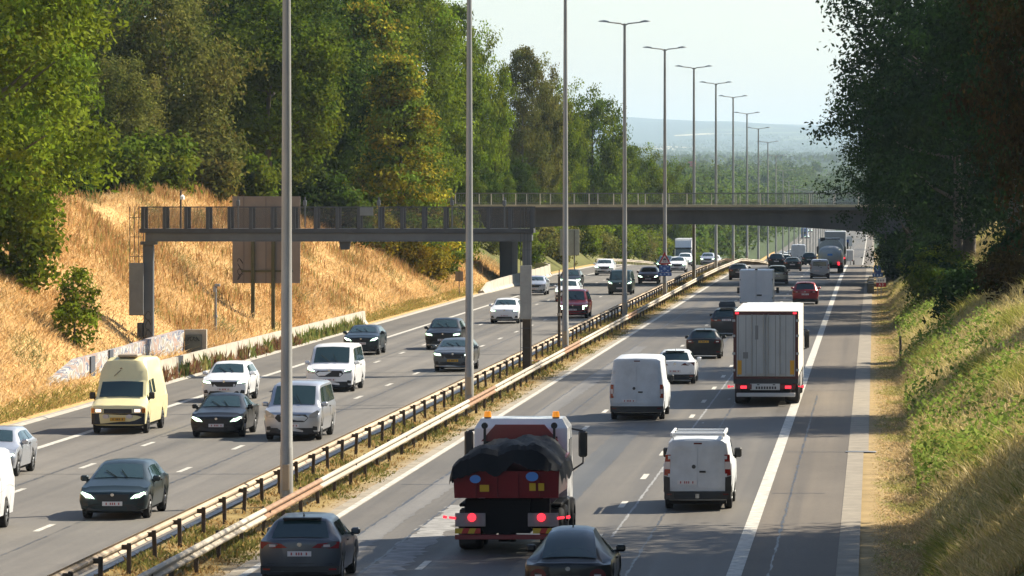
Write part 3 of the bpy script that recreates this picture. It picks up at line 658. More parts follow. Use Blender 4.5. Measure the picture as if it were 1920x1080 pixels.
# ---------------------------------------------------------------- distant buildings
def far_building(px, py, wpx, hpx, D, wallc, roofc, label):
    s = F / D; X = (px - 1640) / s; w = wpx / s; h = hpx / s; z0 = gzs(X, D) if D > 4000 else 8.8 - (py - 343) / s
    t = thing('distant_building', label, 'building', (X, D, z0))
    g = gzs(X, D) - z0
    MB().box(-w / 2, w / 2, 0, w * .8, g - 1, h * .7).build('wall', mat('wall_%s' % label[:6], wallc, .8, var=.08), t, 0)
    MB().prism([(-w * .54, h * .7), (w * .54, h * .7), (w * .3, h), (-w * .3, h)], 'y', -w * .05, w * .85).build('roof', mat('roof_%s' % label[:6], roofc, .8, var=.1), t, 0)
    k = MB()
    for q in (-.3, -.1, .1, .3): k.box(w * (q - .05), w * (q + .05), -.12, .02, h * .3, h * .5)
    k.build('window_row', mat('far_glass', (.05, .06, .07), .2), t, 0)
far_building(1297, 310, 14, 8, 2750, (.45, .10, .09), (.42, .08, .08), 'red hall roof rising above the far trees')
for i, (px, py) in enumerate(((1318, 268), (1345, 275), (1230, 282), (1500, 268), (1420, 283))):
    far_building(px, py + 3, 7, 4.5, 4600 + 230 * i, (.7, .69, .66), (.4, .3, .26), ['pale farmhouse on the hazy plain near the sixth lamp', 'tiny pale house on the hazy plain right of the sixth lamp', 'pale house low on the hazy plain at the far left', 'pale house high on the hazy plain at the far right', 'pale house low on the hazy plain below the hills'][i])
# ---------------------------------------------------------------- vegetation
RNG = np.random.default_rng(7)
def unit(v): return v / np.maximum(np.linalg.norm(v, axis=-1, keepdims=True), 1e-6)
def leaves(cent, outw, size, tint, up=.35, asp=.55, rng=RNG, droop=0.0):
    """diamond leaf cards around given centres, faces turned loosely outwards"""
    n = len(cent)
    nrm = unit(outw * .9 + rng.normal(0, .75, (n, 3)) + np.array([0, 0, up]))
    r = rng.normal(0, 1, (n, 3)); r[:, 2] -= droop; a = unit(r - nrm * np.sum(r * nrm, 1, keepdims=True)); b = np.cross(nrm, a)
    s = size[:, None]
    return np.stack([cent - a * s, cent + b * s * asp - a * s * .1, cent + a * s, cent - b * s * asp - a * s * .1], 1), tint
def crown(name, seed, H, Rr, base, ncl, nlf, leaf, m, shape='round', sig=.75, flat=.7, droop=0.0, hole=0.0, tvar=.35, warm=None):
    rng = np.random.default_rng(seed)
    # clump centres in a lobed envelope
    u = unit(rng.normal(0, 1, (ncl, 3))); hh = (H - base) / 2; zc = base + hh
    ph = rng.uniform(0, 6.3, 4); th = np.arctan2(u[:, 1], u[:, 0])
    lob = 1 + .16 * np.sin(3 * th + ph[0] + 2 * u[:, 2]) + .12 * np.sin(5 * th + ph[1]) + .12 * np.sin(4 * u[:, 2] * 2 + ph[2]) + rng.normal(0, .07, ncl)
    lob = np.clip(lob, .5, 1.22)
    rad = rng.uniform(.25, 1, ncl) ** .45
    c = u * (rad * lob)[:, None]
    if shape == 'cone':
        t = rng.uniform(0, 1, ncl) ** .8; a = rng.uniform(0, 6.28, ncl); w = (1 - t) ** .75 * (.85 + .25 * np.sin(3 * a + 9 * t)) * rng.uniform(.35, 1, ncl) ** .5 + .04
        p = np.stack([np.cos(a) * w * Rr, np.sin(a) * w * Rr, base + t * (H - base)], -1); outd = np.stack([np.cos(a), np.sin(a), np.full(ncl, .2)], -1)
    elif shape == 'column':
        t = rng.uniform(0, 1, ncl); a = rng.uniform(0, 6.28, ncl); w = np.clip(np.sin(np.pi * (t * .86 + .12)), .1, 1) ** .6 * (1 + .22 * np.sin(2 * a + 11 * t + ph[0]) + .15 * np.sin(5 * a - 7 * t)) * rng.uniform(.3, 1, ncl) ** .45
        p = np.stack([np.cos(a) * w * Rr, np.sin(a) * w * Rr, base + t * (H - base)], -1); outd = np.stack([np.cos(a), np.sin(a), (t - .4)], -1)
    else:
        p = c * np.array([Rr, Rr, hh]); p[:, 2] += zc; outd = u
    if hole: 
        k = np.sin(p[:, 0] * 1.3 + ph[0]) + np.sin(p[:, 1] * 1.1 + ph[1]) + np.sin(p[:, 2] * 1.2 + ph[2]); o = k > -1.2 + hole * 1.2; p, outd = p[o], outd[o]; ncl = len(p)
    per = rng.poisson(nlf / ncl, ncl) + 3; idx = np.repeat(np.arange(ncl), per); n = len(idx)
    g = np.clip(rng.normal(0, 1, (n, 3)), -1.9, 1.9) * np.array([sig, sig, sig * flat]) * rng.uniform(.7, 1.3, ncl)[idx][:, None]
    if droop: g[:, 2] -= np.abs(g[:, 0]) * droop * .5 + np.abs(g[:, 1]) * droop * .5
    cen = p[idx] + g
    out = unit(unit(g) + outd[idx] * .9)
    ct = 1 + rng.uniform(-tvar, tvar, (ncl, 1)) + np.zeros((1, 3)); ct = ct * (1 + rng.normal(0, .06, (ncl, 3)))
    if warm is not None:
        wv = (rng.uniform(0, 1, ncl) < warm[0])[:, None]; ct = np.where(wv, ct * np.array(warm[1]), ct)
    tint = np.clip(ct[idx] * (1 + rng.normal(0, .16, (n, 1))), .15, 2.6)
    V, T = leaves(cen, out, leaf * rng.uniform(.6, 1.35, n), tint, droop=droop, rng=rng)
    return quads(name, V, T, m)
bark = mat('bark', (.10, .085, .065), .9, var=.35, scale=2.5, stretch=(1, 1, .3)); barkpale = mat('bark_pale', (.24, .19, .14), .9, var=.3, scale=2, stretch=(1, 1, .3))
def trunk_mesh(name, seed, H, r0, base, Rr, nl=8, m=bark, lean=.03):
    rg = random.Random(seed); b = MB()
    pts = [(rg.uniform(-1, 1) * lean * z, rg.uniform(-1, 1) * lean * z, z) for z in np.linspace(-.6, H * .88, 7)]
    b.tube(pts, [r0 * (1 - .82 * i / 6) for i in range(7)], 7)
    for k in range(nl):
        f = rg.uniform(.25, .85); z = max(base * .7, H * .88 * f); i = min(5, int(f * 6)); o = Vector(pts[i]); o.z = z
        a = rg.uniform(0, 6.28); L = Rr * rg.uniform(.55, .95) * (1 - .4 * f)
        e = o + Vector((math.cos(a) * L, math.sin(a) * L, L * rg.uniform(.25, .7)))
        mid = o.lerp(e, .5) + Vector((0, 0, -L * .06)); b.tube([o, mid, e], [r0 * .42, r0 * .25, r0 * .08], 5)
    return b.mesh(name, m, 60)
G_bright = leafmat('leaf_bright_green', (.135, .178, .014), trans=.4); G_mid = leafmat('leaf_mid_green', (.102, .142, .013), trans=.4); G_dark = leafmat('leaf_dark_green', (.052, .086, .012), trans=.36)
G_olive = leafmat('leaf_olive', (.145, .150, .034)); G_gold = leafmat('leaf_gold', (.27, .23, .022)); G_larch = leafmat('leaf_larch', (.125, .125, .03))
G_shade = leafmat('leaf_shaded_green', (.020, .044, .010), trans=.2); G_rust = leafmat('leaf_rust', (.052, .036, .009), trans=.18); G_haze = leafmat('leaf_far', (.10, .15, .022))  # right-bank green and rust: shade of the backlit side darkened into the colour
PROTO = {}
def proto(key, seed, H, Rr, base, ncl, nlf, leaf, shape, r0, **k):
    m = k.pop('m', G_mid); bk = k.pop('bark', bark); nl = k.pop('nl', 8)
    PROTO[key] = (crown('crown', seed, H, Rr, base, ncl, nlf, leaf, m, shape, **k), trunk_mesh('trunk', seed + 1, H, r0, base, Rr, nl, bk))
proto('round', 11, 15, 5, 2.0, 260, 24000, .16, 'round', .28, sig=.5, tvar=.45)
proto('round2', 23, 15, 5, 1.0, 280, 24000, .16, 'round', .28, sig=.5, tvar=.45)
proto('tall', 31, 20, 5.2, 3.0, 380, 32000, .155, 'column', .32, sig=.5, tvar=.45)
proto('tall2', 37, 20, 5.0, 1.0, 380, 30000, .16, 'column', .3, sig=.5, tvar=.45)
proto('willow', 41, 14, 5.6, .5, 300, 26000, .16, 'round', .3, sig=.55, flat=.9, droop=.9, tvar=.3)
proto('gold', 43, 15.5, 4.6, .6, 260, 22000, .16, 'cone', .25, sig=.6, flat=.35, tvar=.4, warm=(.55, (.5, .8, 1.0)))
proto('larch', 47, 17, 4.4, .8, 200, 17000, .16, 'cone', .25, sig=.62, flat=.4, tvar=.4, droop=.5)
proto('shrub', 53, 3.6, 1.0, .1, 50, 1900, .11, 'column', .06, sig=.22, nl=5)
proto('bush', 59, 3.0, 2.0, -.2, 70, 4200, .15, 'round', .06, sig=.35, nl=4)
proto('big', 61, 22, 8.0, 2.6, 520, 40000, .155, 'round', .45, sig=.72, nl=14, hole=.25)
proto('big2', 67, 21, 7.6, 1.5, 520, 38000, .155, 'round', .45, sig=.7, nl=14, hole=.12)
proto('open', 71, 22, 8.0, 4, 430, 28000, .15, 'column', .4, sig=.55, nl=16, hole=.3)
def tree(name, key, x, d, sc, m, label, cat='tree', group=None, sz=None, rz=None, sink=.2):
    t = thing(name, label, cat, (x, d, gzs(x, d) - sink), rz if rz is not None else random.Random(int(x * 31 + d * 7)).uniform(0, 6.28), group)
    c, k = PROTO[key]; t.scale = (sc, sc, sz or sc)
    tk = link('trunk', k, None, t); cr = link('crown', c, None, t)
    if c.materials[0] != m:
        cr.material_slots[0].link = 'OBJECT'; cr.material_slots[0].material = m
    return t
def at(px, d): return (px - 1640) * d / F
# left bank, named trees
tree('broadleaf_tree', 'tall', at(-30, 212), 212, 1.0, G_bright, 'bright green leafy tree at the left edge of the picture, nearest on the bank', sz=.95)
tree('broadleaf_tree', 'bush', at(20, 216), 216, 1.15, G_bright, 'bright green bush below the nearest tree at the left edge', 'bush')
tree('young_tree', 'shrub', at(140, 209), 209, 1.0, G_bright, 'slim young green tree standing alone on the dry grass bank left of the gantry')
tree('willow_tree', 'willow', at(310, 330), 330, 1.0, G_olive, 'broad olive green willow-like tree above the gantry at the left')
tree('willow_tree', 'willow', at(215, 318), 318, .62, G_olive, 'smaller olive tree at the foot of the broad willow-like tree', rz=2)
tree('broadleaf_tree', 'round', at(505, 345), 345, 1.02, G_mid, 'mid green tree behind the nearest lamp pole above the brown sign')
tree('broadleaf_tree', 'round2', at(610, 372), 372, .98, G_dark, 'dark green rounded tree left of the golden larch')
tree('golden_larch', 'gold', at(748, 368), 368, 1.0, G_gold, 'golden yellow larch behind the gantry walkway')
tree('golden_larch', 'gold', at(690, 385), 385, 1.12, G_gold, 'taller yellowish larch just behind the golden one', rz=2.5)
tree('golden_larch', 'gold', at(795, 378), 378, .7, G_gold, 'small yellow larch on the slope at the right of the golden one', rz=4.1)
def tree_fit(name, key, px, d, ptop, rad, m, label, x=None, **k):
    """scale a prototype so that its top reaches photo row ptop and its radius is rad metres"""
    x = at(px, d); g = gzs(x, d); top = 8.8 - (ptop - 343) * d / F
    H0, R0 = {'round': (15, 5.6), 'round2': (15, 5.6), 'tall': (20, 5.6), 'tall2': (20, 5.4), 'willow': (14, 6), 'larch': (17, 4.4), 'gold': (15.5, 4.6), 'open': (22, 8.4)}[key]
    return tree(name, key, x, d, rad / R0, m, label, sz=(top - g) / H0, **k)
tree_fit('broadleaf_tree', 'tall', 700, 430, -90, 5.4, G_bright, 'tall bright green tree topping the frame behind the golden larch')
tree_fit('broadleaf_tree', 'tall2', 790, 452, -40, 4.6, G_bright, 'tall bright green tree at the left end of the bridge')
tree_fit('broadleaf_tree', 'tall2', 850, 476, 10, 3.6, G_mid, 'green tree behind the second lamp pole whose crown falls to the bridge rail')
tree_fit('broadleaf_tree', 'round', 905, 498, 72, 3.5, G_bright, 'light green tree right of the second lamp pole above the bridge')
tree_fit('larch_tree', 'tall', 980, 545, 92, 3.6, G_larch, 'brownish green tree with a feathery top above the bridge')
tree_fit('larch_tree', 'round', 1018, 556, 128, 3.4, G_larch, 'lower brownish tree right of the feathery topped one', rz=2)
tree_fit('broadleaf_tree', 'round2', 1112, 640, 153, 5.2, G_mid, 'large rounded green tree left of the fourth lamp pole')
tree_fit('broadleaf_tree', 'round', 1052, 596, 172, 3.6, G_bright, 'lighter green tree between the brownish trees and the large rounded tree')
tree_fit('broadleaf_tree', 'round', 1212, 740, 286, 4.2, G_bright, 'pale green tree right of the fourth lamp pole, lower than its neighbours')
tree_fit('broadleaf_tree', 'round2', 1160, 690, 250, 3.8, G_mid, 'low green tree at the foot of the large rounded tree')
tree_fit('broadleaf_tree', 'round', 1262, 840, 312, 4.4, G_mid, 'low green tree behind the fifth lamp pole above the bridge rail')
for i, (px, d, k, s, m) in enumerate(((150, 352, 'tall', 1.02, G_dark), (60, 335, 'tall2', 1.0, G_mid), (235, 378, 'tall', 1.15, G_olive), (400, 395, 'tall2', 1.1, G_mid), (470, 420, 'tall', 1.15, G_bright), (560, 400, 'tall2', 1.12, G_dark),
      (620, 440, 'tall', 1.2, G_mid), (330, 420, 'tall2', 1.25, G_dark), (90, 400, 'tall', 1.3, G_dark), (20, 300, 'tall2', .95, G_mid), (760, 470, 'tall', 1.1, G_mid), (540, 470, 'tall2', 1.3, G_mid), (-40, 270, 'tall', 1.0, G_mid), (-30, 360, 'tall2', 1.2, G_dark))):
    tree('broadleaf_tree', k, at(px, d), d, s, m, 'tall green tree in the dense back row of the left wood', group='back row of the left wood')
for i, (px, d, s, m) in enumerate(((120, 282, 1.0, G_dark), (205, 296, 1.2, G_mid), (290, 312, 1.3, G_mid), (380, 322, 1.2, G_olive), (460, 335, 1.25, G_mid), (540, 350, 1.3, G_dark), (590, 352, 1.2, G_dark), (640, 352, 1.25, G_dark), (700, 362, 1.0, G_gold), (760, 366, .9, G_gold), (820, 385, 1.2, G_mid), (840, 410, 1.3, G_mid), (800, 372, .8, G_gold), (60, 262, 1.2, G_mid), (15, 240, 1.1, G_bright))):
    tree('understorey_bush', 'bush', at(px, d), d, s, m, 'green bush at the foot of the left wood above the dry grass', 'bush', 'bushes at the foot of the left wood')
# slim bare trunks in the gap beside the willow
for k, (px, lean) in enumerate(((128, .05), (172, -.03), (178, .09), (98, .0))):
    d = 335; x = at(px, d); g = gzs(x, d)
    t = thing('slender_tree', 'bare slender trunk in the shade left of the willow-like tree', 'tree', (x, d, g), 0, 'bare trunks in the left wood')
    MB().tube([(0, 0, -.3), (.1, 0, 3), (lean * 60 * .1, 0, 7), (lean * 90 * .12, .2, 12.5)], [.16, .14, .12, .06], 6).build('trunk', barkpale, t)
    MB().tube([(.1, 0, 5), (.7 + lean * 5, .2, 6.6), (1.1, .2, 8.2)], [.07, .05, .02], 5).build('branch', barkpale, t)
# woodland along the cutting beyond the bridge, left side, and its slope bushes
rg = random.Random(21)
for i in range(52):
    d = 452 + i * 11 + rg.uniform(-4, 4); x = -33.9 - rg.uniform(0, 2.2) - max(0, (d - 700) * .004)
    tree('slope_bush', 'bush' if i % 3 else 'shrub', x, d, rg.uniform(.9, 1.5), rg.choice([G_mid, G_bright, G_mid, G_olive]), 'green bush on the cutting slope beyond the bridge', 'bush', 'bushes on the cutting slope beyond the bridge', sink=.4)
for i in range(46):
    d = 470 + i * 15 + rg.uniform(-5, 5); x = -37.5 - rg.uniform(0, 4)
    tree('broadleaf_tree', rg.choice(['round', 'round2', 'round2']), x, d, rg.uniform(.36, .5), rg.choice([G_mid, G_bright, G_mid, G_dark]), 'smaller green tree low on the cutting slope beyond the bridge', group='small trees on the cutting slope beyond the bridge')
for i in range(34):
    d = 500 + i * 22 + rg.uniform(-8, 8); x = -43 - rg.uniform(0, 9)
    h = float(np.interp(d, [520, 700, 900, 1300], [.62, .55, .5, .6]))
    tree('broadleaf_tree', rg.choice(['round', 'round2', 'round2']), x, d, h * rg.uniform(.85, 1.1), rg.choice([G_mid, G_bright, G_mid, G_dark]), 'green tree on the left of the cutting beyond the bridge', group='trees along the cutting beyond the bridge')
# right bank trees
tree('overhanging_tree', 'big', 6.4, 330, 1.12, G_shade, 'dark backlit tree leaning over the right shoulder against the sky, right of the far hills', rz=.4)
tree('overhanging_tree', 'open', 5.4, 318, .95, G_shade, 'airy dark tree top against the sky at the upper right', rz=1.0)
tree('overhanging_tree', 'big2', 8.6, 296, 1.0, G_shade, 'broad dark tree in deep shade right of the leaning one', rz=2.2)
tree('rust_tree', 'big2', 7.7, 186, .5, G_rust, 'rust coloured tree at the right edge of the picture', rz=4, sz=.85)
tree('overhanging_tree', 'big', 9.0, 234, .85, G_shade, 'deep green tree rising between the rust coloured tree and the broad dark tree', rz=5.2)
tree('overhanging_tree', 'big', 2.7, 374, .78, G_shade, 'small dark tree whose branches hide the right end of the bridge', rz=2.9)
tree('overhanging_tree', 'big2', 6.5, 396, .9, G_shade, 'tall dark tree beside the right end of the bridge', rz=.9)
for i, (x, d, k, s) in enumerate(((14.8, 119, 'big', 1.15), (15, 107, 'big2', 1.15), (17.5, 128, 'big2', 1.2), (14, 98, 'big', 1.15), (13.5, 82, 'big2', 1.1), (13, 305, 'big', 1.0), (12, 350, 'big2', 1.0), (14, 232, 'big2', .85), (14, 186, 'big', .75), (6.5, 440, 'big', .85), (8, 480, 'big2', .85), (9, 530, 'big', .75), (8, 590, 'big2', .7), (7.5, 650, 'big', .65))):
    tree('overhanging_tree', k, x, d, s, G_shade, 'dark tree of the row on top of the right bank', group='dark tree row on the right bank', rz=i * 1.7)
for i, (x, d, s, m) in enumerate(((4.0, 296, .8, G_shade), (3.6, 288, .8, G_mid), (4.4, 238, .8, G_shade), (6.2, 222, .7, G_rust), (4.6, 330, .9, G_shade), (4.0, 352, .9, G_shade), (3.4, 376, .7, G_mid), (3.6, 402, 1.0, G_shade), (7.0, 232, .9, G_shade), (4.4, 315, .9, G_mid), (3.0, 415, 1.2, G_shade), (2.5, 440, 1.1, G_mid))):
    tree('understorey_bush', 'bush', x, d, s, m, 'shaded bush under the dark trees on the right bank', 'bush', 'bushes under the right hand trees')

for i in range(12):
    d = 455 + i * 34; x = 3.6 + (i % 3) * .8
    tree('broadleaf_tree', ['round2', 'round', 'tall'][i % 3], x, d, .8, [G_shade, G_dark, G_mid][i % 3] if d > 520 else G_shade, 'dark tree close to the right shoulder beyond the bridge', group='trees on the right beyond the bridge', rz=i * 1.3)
# ---- far wood as one mass
def far_wood():
    rng = np.random.default_rng(99); Vs, Ts = [], []
    P = []
    for d in np.arange(880, 3300, 50):
        w = np.interp(d, [900, 1500, 3300], [60, 150, 260])
        for x in np.concatenate([-33.8 - rng.uniform(0, 12, 4), -44 - np.abs(rng.normal(0, 1, 9)) * w * .6]): P.append((x, d + rng.uniform(-30, 30)))
        for x in 6 + np.abs(rng.normal(0, 1, 3)) * w * .4: P.append((x, d + rng.uniform(-30, 30)))
    for d in np.arange(3350, 3700, 40):
        for x in rng.uniform(-220, 160, 22): P.append((x, d + rng.uniform(-20, 20)))
    for d in np.arange(2900, 3340, 40):
        for x in rng.uniform(-70, 40, 16): P.append((x, d + rng.uniform(-20, 20)))
    for x, d in P:
        g = gzs(x, d); h = rng.uniform(9, 16); r = h * rng.uniform(.34, .5); ncl = 26; n = 330
        u = unit(rng.normal(0, 1, (ncl, 3))); u[:, 2] = np.abs(u[:, 2]) * .9 - .15; c = u * rng.uniform(.6, 1, (ncl, 1)) * np.array([r, r, h * .62]) + np.array([x, d, g + h * .4])
        i = rng.integers(0, ncl, n); q = rng.normal(0, 1, (n, 3)) * r * .22
        t = np.clip((1 + rng.uniform(-.35, .35, (ncl, 1)) + rng.normal(0, .06, (ncl, 3)))[i] * rng.uniform(.75, 1.25), .2, 2)
        V, T = leaves(c[i] + q, unit(unit(q) + u[i]), rng.uniform(.45, .95, n) * np.interp(d, [900, 3300], [.8, 1.5]), t, rng=rng); Vs.append(V); Ts.append(T)
    # hedges and copses on the plain
    for k in range(260):
        d = rng.uniform(5200, 19000); x = rng.uniform(-560, 120) * d / 6000; g = gzs(x, d); n = 60; L = rng.uniform(15, 90)
        c = np.stack([x + rng.uniform(-L, L, n), d + rng.normal(0, 12, n), g + rng.uniform(0, 9, n)], -1)
        V, T = leaves(c, unit(rng.normal(0, 1, (n, 3))), rng.uniform(2.5, 5, n), np.ones((n, 3)) * rng.uniform(.5, 1), rng=rng); Vs.append(V); Ts.append(T)
    me = quads('far_wood', np.concatenate(Vs), np.concatenate(Ts), G_haze)
    tag(link('far_wood', me, None), 'hazy green wood and hedges far beyond the bridge', 'wood', kind='stuff')
far_wood()

# ---- grasses 
def blades(name, label, x, d, h, w, tint, m, lean=.35, seed=1, z=None):
    rng = np.random.default_rng(seed); n = len(x)
    z = gz(x, d) if z is None else z
    b = np.stack([x, d, z - .03], -1); a = rng.uniform(0, np.pi, n); wx = np.stack([np.cos(a), np.sin(a), np.zeros(n)], -1) * w[:, None]
    l = rng.normal(0, lean, (n, 2)) * h[:, None]; tip = b + np.stack([l[:, 0], l[:, 1], h], -1); mid = b + np.stack([l[:, 0] * .35, l[:, 1] * .35, h * .6], -1)
    me = quads(name, np.stack([b - wx * .3, mid - wx, tip, mid + wx], 1), tint, m)
    return tag(link(name, me, None), label, 'grass', kind='stuff')
def pal(cols, wts, n, rng, field=None):
    cols = np.array(cols, float); w = np.array(wts, float); i = rng.choice(len(cols), n, p=w / w.sum()); return cols[i] * rng.uniform(.7, 1.3, (n, 1))
bladem = leafmat('grass_blade', (1, 1, 1), trans=.4, gloss=.1)
rng = np.random.default_rng(5)
# left bank straw: density falls with distance, height in patches
n = 300000; d = 150 + 290 * rng.uniform(0, 1, n) ** 1.15; x = -31.5 - 16 * rng.uniform(0, 1, n) ** 1.1
pt = np.sin(x * .7 + d * .13) + np.sin(d * .21 - x * .35 + 1) + np.sin(x * 1.7 + d * .05 + 2)
h = np.clip(.22 + .06 * pt + rng.normal(0, .09, n), .05, .7) * np.clip((-31.3 - x) * .8 + .15, .15, 1)
c = pal([(.66, .46, .225), (.71, .54, .30), (.60, .40, .175), (.46, .30, .125), (.36, .30, .11)], [4, 3, 3, 1.2, .6], n, rng)
f1 = np.sin(x * .45 + d * .06 + 1.5 * np.sin(d * .045)) + .6 * np.sin(d * .17 + x * .8) + rng.normal(0, .35, n)
brown = f1 > .9; c[brown] *= np.array([.88, .77, .66]); pale = f1 < -.8; c[pale] *= np.array([1.06, 1.08, 1.12])
gsel = (np.sin(d * .33 + x * 1.3) + np.sin(x * .9 - d * .12) > 1.35) & (rng.uniform(0, 1, n) < .6); c[gsel] *= np.array([.42, .58, .5])
low = (x > -32.6); c[low] = pal([(.30, .27, .08), (.42, .30, .11), (.20, .21, .05)], [2, 2, 1], low.sum(), rng)
blades('dry_grass', 'dry straw coloured grass covering the left bank', x, d, h, rng.uniform(.012, .034, n), c, bladem, .9, 2)
# tall brown weeds on the upper and far bank
n = 26000; cx = rng.uniform(-46, -33.5, 240); cd = rng.uniform(235, 425, 240); i = rng.integers(0, 240, n); x = cx[i] + rng.normal(0, .55, n); d = cd[i] + rng.normal(0, 1.4, n); x = np.minimum(x, -32.6)
blades('brown_weeds', 'taller brown seeded weeds scattered over the left bank', x, d, rng.uniform(.3, .95, n), rng.uniform(.012, .035, n), pal([(.40, .22, .09), (.46, .28, .12), (.32, .24, .09), (.24, .24, .07)], [3, 3, 2, 1], n, rng), bladem, .22, 3)
# weeds at the barrier foot
n = 5200; cd = rng.uniform(206, 296, 190); i = rng.integers(0, 190, n); x = -31.15 + rng.normal(0, .1, n); d = cd[i] + rng.normal(0, .25, n); k = np.sin(cd * .8)[i]
c = np.where(((cd[i] < 262) & (k > -.55))[:, None], pal([(.17, .085, .05), (.22, .12, .07), (.17, .14, .055), (.22, .2, .07)], [3, 2, 1.5, 1], n, rng), pal([(.13, .17, .045), (.25, .24, .08), (.2, .16, .06)], [3, 2, 1], n, rng))
blades('roadside_weeds', 'reddish and green dock weeds along the foot of the long concrete barrier', x, d, rng.uniform(.2, .95, n) * np.clip(.6 + .4 * np.sin(cd[i] * 1.9), .25, 1), rng.uniform(.025, .06, n), c, bladem, .16, 4)
# median
n = 60000; d = 95 + 430 * rng.uniform(0, 1, n) ** 1.5; x = rng.uniform(-17.3, -14.45, n); k = np.sin(d * .6 + x * 2) + np.sin(d * .23) + np.sin(d * 1.7 + x)
c = np.where((k > .3)[:, None], pal([(.22, .20, .06), (.16, .17, .05), (.34, .24, .09)], [2, 2, 1], n, rng), pal([(.42, .29, .12), (.34, .21, .08), (.5, .36, .17)], [2, 2, 1], n, rng))
blades('median_grass', 'patchy dry grass in the median between the guard rails', x, d, np.clip(.09 + .05 * k + rng.normal(0, .05, n), .02, .4) * np.where(x > -14.9, .45, 1), rng.uniform(.015, .035, n), c, bladem, .5, 6)
# right verge and bank
n = 90000; d = 100 + 320 * rng.uniform(0, 1, n) ** 1.4; x = rng.uniform(-.3, 1.5, n)
c = pal([(.48, .355, .18), (.42, .30, .145), (.29, .26, .09), (.54, .42, .24)], [3, 2, 1, 2], n, rng); gs = np.sin(d * .5) + np.sin(d * .19 + x) + np.sin(x * 4 + d * .9) + rng.normal(0, .4, n) > .6; c[gs] *= np.array([.7, .85, .6])
blades('verge_grass', 'short parched grass of the right verge', x, d, rng.uniform(.02, .13, n) * np.clip((x + .5) * .9, .25, 1.6), rng.uniform(.01, .024, n), c, bladem, .9, 7)
n = 260000; d = 96 + 280 * rng.uniform(0, 1, n) ** 1.7; x = 1.15 + 8.5 * rng.uniform(0, 1, n) ** 1.25
pt = np.sin(x * 1.1 + d * .17) + np.sin(d * .31 - x * .6) + np.sin(x * 2.3 + d * .09 + 2)
h = np.clip(.30 + .10 * pt + rng.normal(0, .13, n), .06, .95) * np.clip((x - .95) * 1.1, .25, 1)
c = np.where((pt + rng.normal(0, .6, n) > 1.25)[:, None], pal([(.20, .235, .045), (.27, .28, .06), (.34, .31, .09)], [2, 3, 3], n, rng), pal([(.50, .405, .17), (.62, .51, .27), (.36, .31, .10), (.52, .38, .17)], [3, 2.5, 2, 1], n, rng))
blades('bank_grass', 'tall pale green and straw grass on the right bank', x, d, h, rng.uniform(.008, .022, n), c, bladem, .7, 8)
# leafy nettles on the right bank
n = 9500; cx = 1.5 + 6 * rng.uniform(0, 1, 90) ** 1.5; cd = 128 + 190 * rng.uniform(0, 1, 90) ** 1.5; i = rng.integers(0, 90, n); x = cx[i] + rng.normal(0, .35, n); d = cd[i] + rng.normal(0, 1.0, n); x = np.maximum(x, 1.2)
cen = np.stack([x, d, gz(x, d) + rng.uniform(.1, .95, n)], -1)
V, T = leaves(cen, unit(rng.normal(0, 1, (n, 3))), rng.uniform(.05, .12, n), pal([(.16, .24, .04), (.22, .28, .06), (.13, .18, .04)], [2, 2, 1], n, rng), rng=rng)
tag(link('nettles', quads('nettles', V, T, bladem), None), 'bright green leafy weeds along the foot of the right bank', 'weeds', kind='stuff')
# ---------------------------------------------------------------- vehicles
glass = mat('car_glass', (.020, .042, .043), .06, spec=.9); tyrem = mat('tyre', (.012, .012, .012), .8); rimm = mat('alloy_rim', (.35, .36, .37), .35, .8); rimd = mat('dark_rim', (.05, .05, .055), .4, .6)
plast = mat('black_plastic', (.012, .012, .013), .5); chrome = mat('chrome', (.6, .6, .6), .15, 1.0); under = mat('underbody', (.006, .006, .006), .9)
lensm = mat('lamp_glass', (.35, .37, .38), .1, .2, coat=.5); drl = mat('daytime_light', (.8, .9, .8), .3, emit=(.62, 1.0, .66), es=3.6); warmlamp = mat('warm_headlamp', (.8, .7, .6), .2, emit=(1, .72, .45), es=1.2)
tail = mat('tail_lens', (.22, .008, .010), .2, coat=.6); tailon = mat('tail_lit', (.4, .01, .012), .3, emit=(1, .03, .05), es=1.0); taild = mat('tail_lens_dark', (.10, .012, .015), .2, coat=.6); amber = mat('amber_lens', (.55, .16, .01), .3)
beacon = mat('amber_beacon', (.7, .22, .01), .3, emit=(1, .35, .02), es=.25); clearl = mat('clear_lens', (.55, .5, .5), .2)
pl_w = mat('plate_white', (.62, .60, .60), .5); pl_y = mat('plate_yellow', (.55, .30, .01), .5); pl_r = mat('plate_red_text', (.35, .06, .06), .5); pl_k = mat('plate_black_text', (.03, .03, .03), .5); seam = mat('panel_seam', (.03, .03, .032), .7)
def paintm(name, c, metal=0.0, rough=.32): return mat('paint_' + name, c, rough, metal, coat=.45 if max(c) > .2 else .2, var=.06, scale=1.2, spec=.5 if max(c) > .2 else .3)
P_white = paintm('white', (.74, .75, .76)); P_black = paintm('black', (.010, .011, .013)); P_navy = paintm('blue_black', (.016, .026, .034), .2); P_teal = paintm('dark_teal', (.020, .034, .040), .3)
P_silver = paintm('silver', (.42, .44, .48), .55); P_grey = paintm('grey', (.10, .115, .13), .4); P_dgrey = paintm('dark_grey', (.045, .048, .055), .4); P_red = paintm('red', (.28, .012, .020), .2); P_dred = paintm('dark_red', (.085, .010, .016), .2)
P_cream = paintm('cream', (.74, .66, .36)); P_green = paintm('dark_green', (.022, .040, .038), .3); P_beige = paintm('beige', (.44, .42, .35), .4); P_dirty_shaded = mat('dirty_shaded_white', (.50, .53, .56), .5, var=.14, scale=1.6)  # last one: dirt, plus rear-face shade put into the white as darker, bluer

